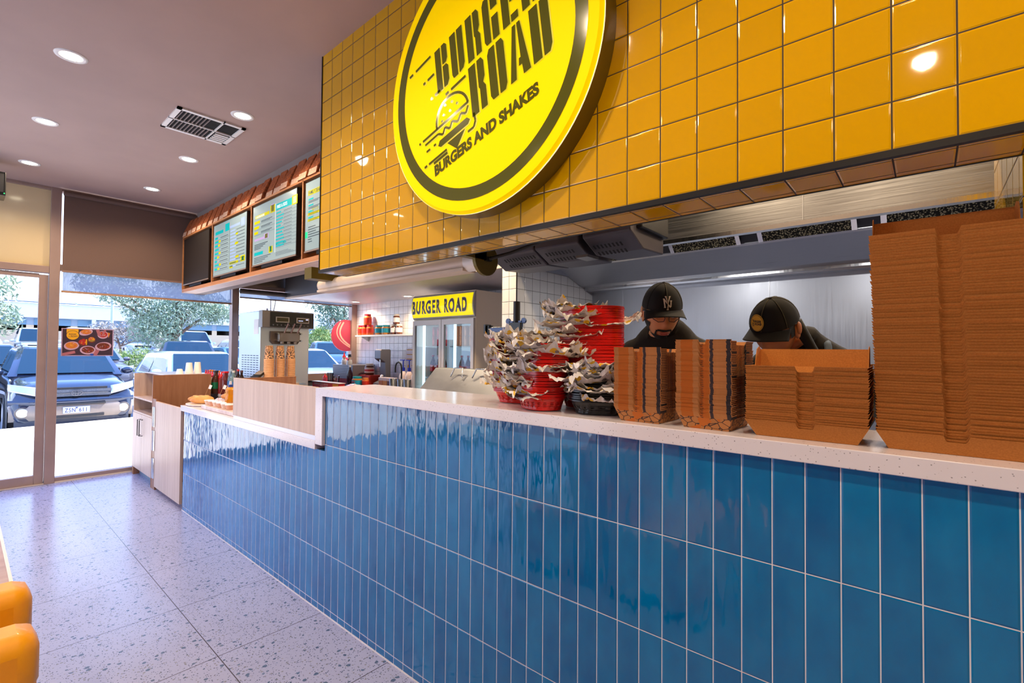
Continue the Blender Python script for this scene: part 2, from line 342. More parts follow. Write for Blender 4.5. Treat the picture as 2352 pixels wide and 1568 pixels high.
# blinds
bl = noisy('dark_blind', '70584e', '665048', 220, .85, bump=.0003, obj=False)
t = thing('roller_blind', 'dark brown roller blind covering the upper window, above the sheer blind', 'blind', (XW+.08, .2, ZC-.05))
m = M(); m.box(XW+.065, XW+.069, -.645, 1.08, 2.34, ZC-.06, bl); m.build('blind_fabric', t)
m = M(); m.box(XW+.058, XW+.078, -.645, 1.08, 2.325, 2.345, mat('blind_bar', '8a6c60', .5)); m.build('bottom_bar', t)
m = M(); m.cyl((XW+.09, -.65, ZC-.05), (XW+.09, 1.08, ZC-.05), .028, bl); m.build('roller', t, smooth=40)
m = bpy.data.materials.new('sheer_blind'); m.use_nodes = True; m.node_tree.nodes.clear(); q = N(m)
o_ = q.n('OutputMaterial'); a_ = q.n('BsdfTransparent'); b_ = q.n('BsdfTranslucent'); c_ = q.n('BsdfDiffuse'); mx = q.n('MixShader'); mx2 = q.n('MixShader')
b_.inputs[0].default_value = lin('8494b4'); c_.inputs[0].default_value = lin('6c6f80'); mx.inputs[0].default_value = .5
q.l(b_.outputs[0], mx.inputs[1]); q.l(c_.outputs[0], mx.inputs[2]); nz = q.noise(q.vscale(q.pos(), (1, 90, 12)), 1, 3)
q.l(q.ramp(nz, .2, .8, .80, .93), mx2.inputs[0]); q.l(a_.outputs[0], mx2.inputs[1]); q.l(mx.outputs[0], mx2.inputs[2]); q.l(mx2.outputs[0], o_.inputs[0]); sheer = m
t = thing('roller_blind', 'blue-grey sheer blind strip hanging below the dark blind', 'blind', (XW+.05, .2, 2.12))
m = M(); m.quad((XW+.035, -.635, 2.12), (XW+.035, 1.075, 2.12), (XW+.035, 1.075, 2.5), (XW+.035, -.635, 2.5), sheer); m.build('blind_fabric', t)
m = M(); m.box(XW+.028, XW+.042, -.645, 1.08, 2.10, 2.122, mat('sheer_bar', 'b08868', .5)); m.build('bottom_bar', t)
t = thing('roller_blind', 'rolled up grey blind over the window behind the ice cream machine', 'blind', (XW+.07, 2, 2.3))
m = M(); m.cyl((XW+.08, 1.175, 2.295), (XW+.08, 2.9, 2.295), .035, mat('grey_roller', '5c5250', .6)); m.build('roller', t, smooth=40)
m = M(); m.quad((XW+.05, 1.18, 2.215), (XW+.05, 2.9, 2.215), (XW+.05, 2.9, 2.3), (XW+.05, 1.18, 2.3), sheer); m.build('blind_fabric', t)
m = M(); m.box(XW+.042, XW+.058, 1.18, 2.9, 2.2, 2.217, mat('blind_bar', '8a6c60')); m.build('bottom_bar', t)
# ---------------------------------------------------------------- downlights
def downlight(x, y, z, label, power=34, group='ceiling downlights', col=(1, .76, .50), r=.055):
    t = thing('downlight', label, 'ceiling light', (x, y, z), group)
    m = M(); m.lathe([(r, -.004), (r+.008, -.006), (r+.022, -.004), (r+.024, 0), (r, 0)], white_p, (x, y, z), 28, caps=False); m.build('trim_ring', t, smooth=60)
    m = M(); m.lathe([(0.0001, -.0015), (r, -.0015)], lampm, (x, y, z), 28, caps=False); m.build('lens', t)
    ld = bpy.data.lights.new('downlight_lamp', 'SPOT'); lo = bpy.data.objects.new('lamp', ld); C.objects.link(lo)
    ld.energy = power; ld.color = col; ld.spot_size = R(150); ld.spot_blend = .6; ld.shadow_soft_size = .05
    lo.parent = t; lo.location = (0, 0, -.02); return t
nm = {0: 'nearest the camera', 1: 'middle', 2: 'nearest the window'}
for i, x in enumerate((-3.9, -5.19, -6.48)):
    downlight(x, -.97, ZC, 'round warm downlight in the far ceiling row away from the counter, %s one' % nm[i])
    downlight(x, -.01, ZC, 'round warm downlight in the ceiling row beside the counter, %s one' % nm[i])
for x in (-2.6, -1.3, 0, 1.3, 2.6): downlight(x, -.97, ZC, 'round warm downlight over the shop floor, outside the photo', 40, 'unseen ceiling downlights')
for x in (-5.2, -2.6, 0, 1.6): downlight(x, -2.3, ZC, 'round warm downlight over the shop floor, outside the photo', 40, 'unseen ceiling downlights')
downlight(-6.83, 2.72, 2.245, 'small downlight in the kitchen ceiling left of the fridge sign', 34, 'kitchen downlights')
downlight(-5.5, 2.73, 2.245, 'small downlight in the kitchen ceiling close to the fridge sign', 34, 'kitchen downlights')
# added kitchen fill lamps follow below, inside the hood and behind the bulkhead
# ceiling vent
t = thing('ceiling_vent', 'rectangular white louvred air vent in the ceiling', 'air vent', (-4.33, -.14, ZC))
slt = mat('vent_slat', '8c7c76', .5); vx0, vx1, vy0, vy1 = -4.56, -4.10, -.373, .088
m = M()
for a in ((vx0, vx0+.03, vy0, vy1), (vx1-.03, vx1, vy0, vy1), (vx0, vx1, vy0, vy0+.03), (vx0, vx1, vy1-.03, vy1), (-4.337, -4.325, vy0, vy1)) : m.box(a[0], a[1], a[2], a[3], ZC-.012, ZC, white_p)
m.box(vx0, vx1, -.07, -.06, ZC-.012, ZC, white_p); m.build('vent_frame', t)
m = M(); m.box(vx0+.02, vx1-.02, vy0+.02, vy1-.02, ZC-.002, ZC-.0005, mat('vent_dark', '0c0b0b', .9)); m.build('vent_backing', t)
for k in range(16):
    y = vy0+.04+k*.0255
    m = M(); m.box(vx0+.03, -4.34, y, y+.005, ZC-.012, ZC-.002, slt, None) if k < 10 else None
    m.box(-4.322, vx1-.03, y, y+.005, ZC-.012, ZC-.002, slt) if k < 8 else None
    if m.v: m.build('slat', t)
for k in range(5):
    x = -4.54+k*.038
    m = M(); m.box(x, x+.022, -.045, .05, ZC-.014, ZC-.004, white_p, ); m.build('slat', t)
# loudspeaker top left
t = thing('loudspeaker', 'small black wall loudspeaker with green light at the left edge', 'speaker', (-6.6, -1.2, 2.9))
m = M(); m.box(-6.75, -6.5, -1.32, -1.12, 2.9, 3.12, black_p); m.build('speaker_body', t, bev=.006)
m = M(); m.box(-6.502, -6.498, -1.3, -1.135, 2.93, 3.1, mat('speaker_grille', '2a2b30', .7)); m.build('grille', t)
m = M(); m.ell((-6.497, -1.13, 2.92), .004, mat('green_led', '20ff60', .5, emit=3)); m.build('indicator_light', t)
m = M(); m.cyl((-6.62, -1.22, 3.1), (-6.62, -1.22, ZC), .012, black_m); m.build('bracket', t)
# ---------------------------------------------------------------- counter
t = thing('service_counter', 'long counter faced in glossy blue vertical tiles with white grout', 'counter', (-1, .2, 0))
m = M(); m.box(-2.60, XR-.2, 0, .34, 0, 1.2246, blue_tile); m.build('tiled_front', t)
m = M(); m.box(-5.2, -2.60, 0, .34, 0, .912, blue_tile); m.build('tiled_low_front', t)
m = M(); m.box(-5.21, 3.0, -.004, .0, 0, .006, mat('grout_edge', 'd8d4dc', .7)); m.build('grout_line', t)
t = thing('stone_worktop', 'speckled white stone top of the high blue counter with waterfall end', 'worktop', (-1, .2, 1.2246))
m = M(); m.prism([(-2.685, .944), (-2.605, .944), (-2.605, 1.2246), (XR-.2, 1.2246), (XR-.2, 1.270), (-2.685, 1.270)], 1, -.018, .38, quartz); m.build('worktop_slab', t, bev=.002)
t = thing('stone_worktop', 'speckled white stone top of the low end of the counter by the gate', 'worktop', (-4, .2, .912))
m = M(); m.box(-5.25, -2.686, -.018, .62, .9125, .962, quartz); m.build('worktop_slab', t, bev=.002)
t = thing('wood_screen', 'pale wood panel screen standing on the low worktop', 'screen', (-3.3, 0, .962))
m = M(); m.box(-3.96, -2.687, -.016, .004, .992, 1.272, wood_l); m.build('front_panel', t)
m = M(); m.box(-3.958, -3.94, .004, .45, .965, 1.268, wood_d); m.build('side_panel', t)
m = M(); m.box(-3.96, -2.687, -.012, .002, .962, .991, mat('edge_alu', 'c4c0c8', .3, .6)); m.build('base_strip', t)
# fill between counter slab rear and kitchen: undershelf bench body
t = thing('kitchen_bench', 'stainless bench behind the high counter', 'bench', (-1.2, .6, 0))
m = M(); m.box(-2.5, 1.5, .42, .44, .05, 1.0, steel_x); m.box(-2.5, 1.5, .40, .60, .86, .90, steel_x); m.build('bench_body', t)
# wood cabinet unit
t = thing('wood_cabinet', 'pale wood cabinet with open shelves and two lower doors by the window', 'cabinet', (-6.7, .25, 0))
m = M(); m.box(-7.16, -7.142, 0, .5, .12, 1.19, wood_l); m.box(-7.16, -6.3, .48, .5, .12, 1.19, wood_d); m.box(-7.142, -6.3, .0, .48, .9, .918, wood_l)
m.box(-7.142, -6.3, .0, .48, .735, .753, wood_l); m.box(-7.142, -6.3, .03, .48, .09, .12, wood_l); m.box(-7.16, -7.10, 0, .48, 0, .12, wood_d); m.box(-7.1, -6.3, .06, .48, 0, .09, mat('kick_grey', '7f8a98', .5)); m.build('cabinet_body', t)
m = M(); m.box(-7.142, -6.3, .1, .5, 1.19, 1.2, quartz); m.build('cabinet_top', t)
for k, (a, b, hx) in enumerate(((-7.155, -6.735, -6.775), (-6.73, -6.31, -6.69))):
    m = M(); m.box(a, b, -.004, .014, .095, .733, wood_l); d = m.build('door', t)
    m = M(); m.tube([(hx, -.004, .68), (hx, -.035, .68), (hx, -.035, .5), (hx, -.004, .5)], .005, dark_trim, 6); m.build('handle', d, smooth=60)
t = thing('end_panel', 'tall brown wood end panel beside the swing gate', 'panel', (-6.29, .27, 0))
m = M(); m.box(-6.3, -6.282, -.006, .545, 0, 1.197, wood_d); m.build('panel_board', t)
t = thing('swing_gate', 'pale wood swing gate between the cabinet panel and blue counter', 'gate', (-6.13, 0, .04))
m = M(); m.box(-6.14, -5.262, -.01, .012, .04, .93, wood_l); m.build('gate_panel', t)
for z0, z1 in ((.83, .9), (.45, .6), (.06, .2)): pass
for z0, z1 in ((.66, .87), (.41, .62), (.12, .33)):
    m = M(); m.box(-6.19, -6.14, -.016, -.006, z0, z1, steel_b); m.cyl((-6.2, -.015, z0), (-6.2, -.015, z1), .008, steel_b); m.build('hinge', t)
m = M(); m.box(-6.282, -6.15, -.004, .012, .0, .95, wood_d); m.build('hinge_post', t)
# back bench behind the gate (sauces) and rear bench
t = thing('sauce_bench', 'low pale bench behind the wooden panel carrying the sauce bottles', 'bench', (-6, .8, 0))
m = M(); m.box(-6.95, -4.2, .66, .98, 0, .955, steel_x); m.box(-6.28, -4.2, .62, .98, .93, .962, quartz); m.build('bench_body', t)
t = thing('rear_bench', 'stainless bench along the white tiled rear wall', 'bench', (-6, 2.7, 0))
m = M(); m.box(-7.2, -4.85, 2.42, 2.99, 0, .9, steel_x); m.build('bench_body', t)
m = M(); m.box(-7.25, -4.85, 2.38, 2.99, .9, .94, steel_b); m.build('bench_top', t)
# ---------------------------------------------------------------- fascia, hood
t = thing('steel_fascia', 'long brushed steel bulkhead panel above the kitchen', 'fascia', (-3, 1.8, 2.24))
m = M(); m.box(XW+.05, XR, 1.80, 1.83, 2.262, 3.0, steel_x); m.build('fascia_panel', t)
m = M(); m.box(XW+.05, -2.71, 1.796, 1.834, 2.236, 2.262, mat('fascia_lip', 'd8c4b8', .4)); m.build('bottom_lip', t)
m = M(); m.box(-2.70, XR, 1.796, 1.85, 2.236, 2.262, steel_b)
for x in (-2.79, -.54): m.box(x-.002, x+.002, 1.797, 1.80, 2.262, 3, mat('seam', 'c8ccd4'))
m.build('bottom_rail', t)
for i, (a, b) in enumerate(((-6.0, -5.35), (-4.95, -4.3), (-3.95, -3.3))):
    tv = thing('fascia_vent', ['leftmost dark slatted vent low on the steel fascia', 'middle dark slatted vent low on the steel fascia', 'dark slatted vent on the fascia nearest the tiled pillar'][i], 'air vent', ((a+b)/2, 1.79, 2.3), 'fascia vents')
    m = M(); m.box(a, b, 1.79, 1.799, 2.275, 2.33, mat('vent_dark', '0c0b0b')); m.build('vent_backing', tv)
    for k in range(9):
        m = M(); x = a+.01+k*(b-a-.02)/8; m.box(x-.006, x+.006, 1.783, 1.79, 2.275, 2.33, white_p); m.build('slat', tv)
t = thing('extraction_hood', 'large stainless extraction hood with mesh grease filters over the cooks', 'hood', (-1, 2.4, 2.2))
hx0, hx1 = -2.70, XR
m = M()
m.prism([(1.85, 2.245), (1.99, 2.30), (2.05, 2.9), (1.85, 2.9)], 0, hx0, hx1, steel_x)         # front gutter and inner face
m.prism([(3.05, 2.9), (3.05, 2.12), (2.93, 2.12), (2.93, 2.15), (2.80, 2.165), (2.42, 2.285), (2.41, 2.30), (2.41, 2.9)], 0, hx0, hx1, steel_x)
m.box(hx0, hx0+.012, 1.85, 2.95, 2.235, 2.9, steel_x); m.box(hx0, hx1, 1.9, 3.0, 2.88, 2.9, steel_x)
m.build('hood_body', t)
m = M(); m.box(hx0, hx1, 2.88, 3.045, 2.13, 2.16, steel_b); m.build('rear_gutter', t)
mesh_m = mat('filter_mesh', '8a8160', .4, .8); q = N(mesh_m); p = q.pos(); v = q.n('TexVoronoi'); v.inputs['Scale'].default_value = 90; q.l(p, v.inputs['Vector'])
q.l(q.mix(q.ramp(v.outputs['Distance'], .2, .5), lin('b0a884'), lin('1c1a14')), q.b.inputs['Base Color']); q.bump(v.outputs['Distance'], .004)
for a, b in ((-2.2, -1.75), (-1.55, -1.05), (-.9, -.35), (-.2, .42), (.6, 1.1)):
    m = M(); m.add([(a, 2.395, 2.30), (b, 2.395, 2.30), (b, 2.15, 2.545), (a, 2.15, 2.545)], [(0, 1, 2, 3)], mesh_m)
    f = m.build('grease_filter', t, solid=.02)
    for x in (a, b):
        m = M(); m.add([(x-.015, 2.385, 2.292), (x+.015, 2.385, 2.292), (x+.015, 2.13, 2.545), (x-.015, 2.13, 2.545)], [(0, 1, 2, 3)], steel_b)
        m.build('filter_frame', f, solid=.01)
m = M(); m.add([(hx0, 2.409, 2.305), (hx1, 2.409, 2.305), (hx1, 2.15, 2.585), (hx0, 2.15, 2.585)], [(0, 1, 2, 3)], mat('hood_dark', '35363a', .5, .6)); m.build('filter_bank', t)
# unseen fill lamps added inside the hood to brighten the steel wall
for x in (-1.3, -.2, .9):
    tl = thing('hood_fill_lamp', 'added fill lamp inside the extraction hood, hidden behind the fascia', 'lamp', (x, 2.08, 2.33), 'added hood fill lamps')
    m = M(); m.box(x-.15, x+.15, 2.03, 2.13, 2.332, 2.36, white_p); m.build('lamp_body', tl)
    ld = bpy.data.lights.new('hood_fill_light', 'AREA'); ld.shape = 'RECTANGLE'; ld.size = .3; ld.size_y = .09; ld.energy = 9; ld.color = (1, .95, .9)
    lo = bpy.data.objects.new('lamp', ld); C.objects.link(lo); lo.parent = tl; lo.location = (0, 0, -.01)
# row of fill lamps added behind the bulkhead to warm fridge and return wall
for x in (-4.3, -3.1, -.9, -.2, 1.2):
    tl = thing('pass_fill_lamp', 'added warm fill lamp behind the yellow bulkhead, hidden from the shop', 'lamp', (x, 1.35, 2.99), 'added pass fill lamps')
    m = M(); m.lathe([(.0001, -.03), (.06, -.03), (.07, 0)], white_p, (x, 1.35, 3.0)); m.build('lamp_body', tl)
    ld = bpy.data.lights.new('pass_fill_light', 'SPOT'); ld.energy = 90 if x == -3.1 else 40; ld.color = (1, .74, .46); ld.spot_size = R(140); ld.shadow_soft_size = .06
    lo = bpy.data.objects.new('lamp', ld); C.objects.link(lo); lo.parent = tl; lo.location = (0, 0, -.04)
# ---------------------------------------------------------------- roller tube under bulkhead
t = thing('roller_shutter', 'long cream shutter tube hanging under the yellow bulkhead', 'roller shutter', (-2.3, .42, 1.95))
yy = .40; m = M(); m.cyl((-3.42, yy, 1.965), (-1.85, yy, 1.965), .048, mat('cream_tube', 'd8c4b0', .45), n=28); m.box(-3.42, -1.85, yy-.048, yy+.05, 1.914, 1.93, mat('cream_tube', 'd8c4b0')); m.build('tube', t, smooth=40)
m = M(); m.cyl((-1.85, yy, 1.965), (-1.74, yy, 1.965), .052, white_p, n=28); m.build('tube_collar', t, smooth=40)
m = M(); m.prism([(yy+.085*math.cos(a), 1.965+.085*math.sin(a)) for a in [2*math.pi*i/24 for i in range(24)]], 0, -1.74, -1.72, mat('olive_plate', '6a5a1c', .4, .4)); m.build('end_plate', t)
m = M(); m.box(-1.76, -1.72, .2, yy+.0, 1.96, 2.03, mat('olive_plate', '6a5a1c')); m.build('bracket', t)
m = M(); m.box(-3.3, -3.2, .2, yy, 1.98, 2.06, mat('olive_plate', '6a5a1c')); m.build('bracket', t)
m = M(); m.box(-1.722, -1.70, yy-.02, yy+.02, 1.955, 1.975, black_p); m.tube([(-1.71, yy, 1.965), (-1.6, yy+.05, 1.99), (-1.3, yy+.15, 2.08), (-1.15, .6, 2.2)], .009, black_m); m.build('drive_cable', t)
# black ventilator units
t = thing('black_ventilator', 'black plastic unit with slotted grilles under the steel fascia', 'fan unit', (-1.6, 1.15, 2.1))
m = M(); m.prism([(.95, 2.12), (1.10, 2.045), (1.35, 2.06), (1.35, 2.19), (.95, 2.19)], 0, -2.22, -1.85, mat('unit_grey', '4c4850', .4)); m.prism([(.95, 2.12), (1.10, 2.05), (1.35, 2.06), (1.35, 2.19), (.95, 2.19)], 0, -1.84, -1.52, mat('unit_grey', '4c4850', .4))
m.box(-2.2, -1.15, 1.0, 1.35, 2.16, 3.0, black_p); m.build('unit_body', t, bev=.008)
m = M(); m.prism([(.93, 2.135), (1.08, 2.06), (1.35, 2.07), (1.35, 2.19), (.93, 2.19)], 0, -1.48, -1.18, mat('unit_grey', '4c4850', .4)); m.build('unit_head', t, bev=.008)
sl = mat('slot_black', '050506', .8); gm = mat('grille_grey', '3c3a3e', .5); unit_m = mat('unit_grey', '4c4850', .4)
for a, n in ((-2.12, 11), (-1.78, 9), (-1.44, 8)):
    m = M(); 
    for r_ in range(2):
        for k in range(n):
            x = a+k*.024; y = .975+r_*.055; z = 2.1075-(y-.95)*.5
            m.add([(x, y, z-.0015+.001), (x+.012, y, z-.0005), (x+.012, y+.03, z-.0155), (x, y+.03, z-.0155)], [(0, 1, 2, 3)], gm if 0 else sl)
    m.build('grille', t)
m = M(); m.box(-1.53, -1.45, .94, 1.06, 2.03, 2.045, mat('steel_clip', '9a9a9a', .3, .8)); m.build('clip', t)
# ---------------------------------------------------------------- sign and logo
LD = '4a4a10'
def pl(m, pts, z, mt, T): m.add([(x, y, z) for x, y in pts], [tuple(range(len(pts)))], mt, T)
GL = {  # stencil capitals on a 1 x 1 cell
 'B': [[(0, 0), (.46, 0), (.46, 1), (0, 1)], [(.56, 1), (.82, 1), (.98, .92), (.98, .62), (.86, .54), (.56, .54)], [(.56, .5), (.86, .5), (1, .42), (1, .1), (.84, 0), (.56, 0)]],
 'U': [[(0, .1), (.1, 0), (.46, 0), (.46, 1), (0, 1)], [(.56, 0), (.88, .04), (1, .14), (1, 1), (.56, 1)]],
 'R': [[(0, 0), (.46, 0), (.46, 1), (0, 1)], [(.56, 1), (.84, 1), (.98, .9), (.98, .6), (.86, .5), (1, .4), (1, 0), (.62, 0), (.62, .42), (.56, .46)]],
 'G': [[(0, .1), (.12, 0), (.44, 0), (.44, 1), (.12, 1), (0, .9)], [(.56, 1), (.88, 1), (1, .9), (1, .66), (.56, .66)], [(.56, .5), (1, .5), (1, 0), (.56, 0)]],
 'E': [[(0, 0), (.46, 0), (.46, 1), (0, 1)], [(.54, .84), (.98, .84), (.98, 1), (.54, 1)], [(.54, .43), (.86, .43), (.86, .58), (.54, .58)], [(.54, 0), (.98, 0), (.98, .16), (.54, .16)]],
 'O': [[(0, .1), (.12, 0), (.46, 0), (.46, 1), (.12, 1), (0, .9)], [(.56, 0), (.88, 0), (1, .1), (1, .9), (.88, 1), (.56, 1)]],
 'A': [[(-.06, 0), (.28, 0), (.5, 1), (.3, 1)], [(.56, 1), (.74, 1), (1.08, 0), (.68, 0), (.64, .2), (.46, .2), (.5, .34), (.6, .34)]],
 'D': [[(0, 0), (.46, 0), (.46, 1), (0, 1)], [(.56, 0), (.86, 0), (1, .12), (1, .88), (.86, 1), (.56, 1)]]}
def word(m, s, x, y, w, h, gap, sh, z, mt, T):
    for ch in s:
        for poly in GL[ch]: pl(m, [(x+px*w+(py*h)*sh, y+py*h) for px, py in poly], z, mt, T)
        x += w+gap
def bar(m, x0, y0, x1, y1, wd, z, mt, T):
    d = Vector((x1-x0, y1-y0)).normalized(); n_ = Vector((-d.y, d.x))*wd/2
    pl(m, [(x0+n_.x, y0+n_.y), (x0-n_.x, y0-n_.y), (x1-n_.x, y1-n_.y), (x1+n_.x, y1+n_.y)], z, mt, T)
def logo(m, T, dk, z=0.0, shade=None, full=True):
    """artwork in metres for a disc of radius .565; x right, y up, tilted 16.5 degrees"""
    A = T @ Matrix.Rotation(R(16.5), 4, 'Z')
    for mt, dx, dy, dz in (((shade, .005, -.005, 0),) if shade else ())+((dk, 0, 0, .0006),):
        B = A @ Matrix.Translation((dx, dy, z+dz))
        word(m, 'BURGER', -.2265, .046, .078, .187, .019, .146, 0, mt, B)
        word(m, 'ROAD', -.071, -.176, .087, .205, .02, .146, 0, mt, B)
        for (a, b, c, d) in ((-.33, .235, -.225, .235), (-.375, .235, -.35, .235), (-.27, .145, -.225, .145), (-.30, .145, -.285, .145), (-.15, .012, -.06, .012), (-.185, .012, -.165, .012), (-.245, .052, -.21, .052), (-.275, .052, -.262, .052)): bar(m, a, b, c, d, .012, 0, mt, B)
        # burger: bun dome, lines, lettuce zig-zag, patty, lower bun
        cx, cy = -.175, -.098
        pts = [(cx+.098*math.cos(a), cy+.092*math.sin(a)) for a in [math.pi*i/14 for i in range(15)]]
        for p0, p1 in zip(pts, pts[1:]): bar(m, p0[0], p0[1], p1[0], p1[1], .011, 0, mt, B)
        bar(m, -.37, cy, -.075, cy, .011, 0, mt, B); bar(m, -.395, cy, -.385, cy, .011, 0, mt, B)
        for sx_, sy_ in ((-.2, -.03), (-.16, -.04), (-.135, -.065), (-.18, -.07), (-.22, -.065), (-.235, -.085)): bar(m, sx_-.005, sy_, sx_+.005, sy_+.004, .008, 0, mt, B)
        zz = [(-.36, -.122), (-.27, -.122), (-.245, -.14), (-.225, -.118), (-.2, -.14), (-.18, -.118), (-.15, -.14), (-.125, -.118), (-.10, -.135), (-.08, -.112)]
        for p0, p1 in zip(zz, zz[1:]): bar(m, p0[0], p0[1], p1[0], p1[1], .010, 0, mt, B)
        pl(m, [(-.27, -.185), (-.1, -.185), (-.085, -.172), (-.1, -.155), (-.27, -.155), (-.285, -.172)], 0, mt, B)
        pl(m, [(-.23, -.192), (-.12, -.192), (-.185, -.245)], 0, mt, B)
        bar(m, -.36, -.155, -.335, -.155, .01, 0, mt, B); bar(m, -.31, -.155, -.295, -.155, .01, 0, mt, B)
        bar(m, -.36, -.215, -.24, -.215, .011, 0, mt, B); bar(m, -.39, -.215, -.372, -.215, .011, 0, mt, B); bar(m, -.33, -.229, -.24, -.229, .012, 0, mt, B)
        for p0, p1 in (((-.11, -.215), (-.075, -.215)), ((-.075, -.215), (-.06, -.195)), ((-.06, -.195), (-.06, -.16))): bar(m, *p0, *p1, .01, 0, mt, B)
    if full: 
        m.text('BURGERS AND SHAKES', .060, dk, A @ T_(-.338, -.285, z+.0006) , bold=.0034, sx=.93, shear=.15)
SX, SZ, SR, SY = -1.333, 2.60, .565, -.068
t = thing('round_sign', 'big round illuminated yellow burger shop sign on the yellow tiles', 'sign', (SX, 0, SZ))
face = mat('sign_yellow', 'f6cc00', .55, emit=.34); ring = mat('sign_dark', '4c4a0c', .12, emit=.2)
m = M(); m.lathe([(.0001, 0), (SR-.012, 0), (SR, .012)], face, (SX, SY, SZ), 96, ax=1, caps=False); m.build('sign_face', t, smooth=30)
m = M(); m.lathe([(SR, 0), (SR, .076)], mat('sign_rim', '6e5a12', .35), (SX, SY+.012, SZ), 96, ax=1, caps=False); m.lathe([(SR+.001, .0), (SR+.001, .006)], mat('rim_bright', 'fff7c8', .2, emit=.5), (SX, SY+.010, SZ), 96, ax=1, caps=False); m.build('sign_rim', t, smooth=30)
m = M(); T = frame((SX, SY-.001, SZ), (1, 0, 0), (0, 0, 1))
n_ = 96
for k in range(n_):
    a, b = 2*math.pi*k/n_, 2*math.pi*(k+1)/n_
    pl(m, [(r_*math.cos(x), r_*math.sin(x)) for r_, x in ((.462, a), (.512, a), (.512, b), (.462, b))], 0, ring, T)
m.build('sign_ring', t)
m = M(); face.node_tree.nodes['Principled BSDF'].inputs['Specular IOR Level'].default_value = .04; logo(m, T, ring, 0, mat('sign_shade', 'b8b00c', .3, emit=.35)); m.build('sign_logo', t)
m = M(); m.cyl((SX, -.01, SZ), (SX, .02, SZ), .3, black_m); m.build('sign_mount', t)
# ---------------------------------------------------------------- menu boards
t = thing('menu_shelf', 'wooden frame box holding the menu screens under the ceiling', 'menu frame', (-5, .5, 2.2))
mx0, mx1, my0 = -7.2, -2.8, .474
m = M(); m.box(mx0, mx1, my0, .63, 2.2, 2.24, wood_o); m.box(mx0, mx1, my0, .63, 2.89, 2.908, wood_o); m.build('frame_boards', t)
m = M(); m.box(mx0, mx1, my0-.001, .629, 2.196, 2.2, wood_h); m.box(mx0, mx1, .615, .63, 2.24, 2.89, wood_d); m.build('back_board', t)
for x in (-7.2, -6.11, -5.01, -3.93): m = M(); m.box(x-.009, x+.009, my0, .62, 2.24, 2.9, wood_o); m.build('divider', t)
sg = '9fb4b6'
def em(n, c, e=.16): return mat(n, c, .15, emit=e)
scr = em('screen_grey', '8aa0a6', .17); s_t = em('screen_teal', '00a8b0'); s_y = em('screen_yellow', 'b8b800'); s_l = em('screen_lilac', 'a898c8'); s_k = em('screen_ink', '3c4a50', .3); s_b = em('screen_blue', '94aee0'); s_w = em('screen_white', 'd8e8e8', .6)
def bars(m, T, L, dz=-.0012):
    for (x0, x1, z0, z1, mt) in L: m.box(x0, x1, dz, 0, z0, z1, mt, T)
bays = [(-7.19, -6.12), (-6.10, -5.02), (-5.0, -3.94), (-3.92, -2.86)]
labels = ['switched off black screen at the left end of the menu boards', 'menu screen with a column of teal and yellow tags, second from left', 'menu screen headed by a teal bar, third from left', 'menu screen headed family deals, cut off by the yellow bulkhead']
R4 = random.Random(3)
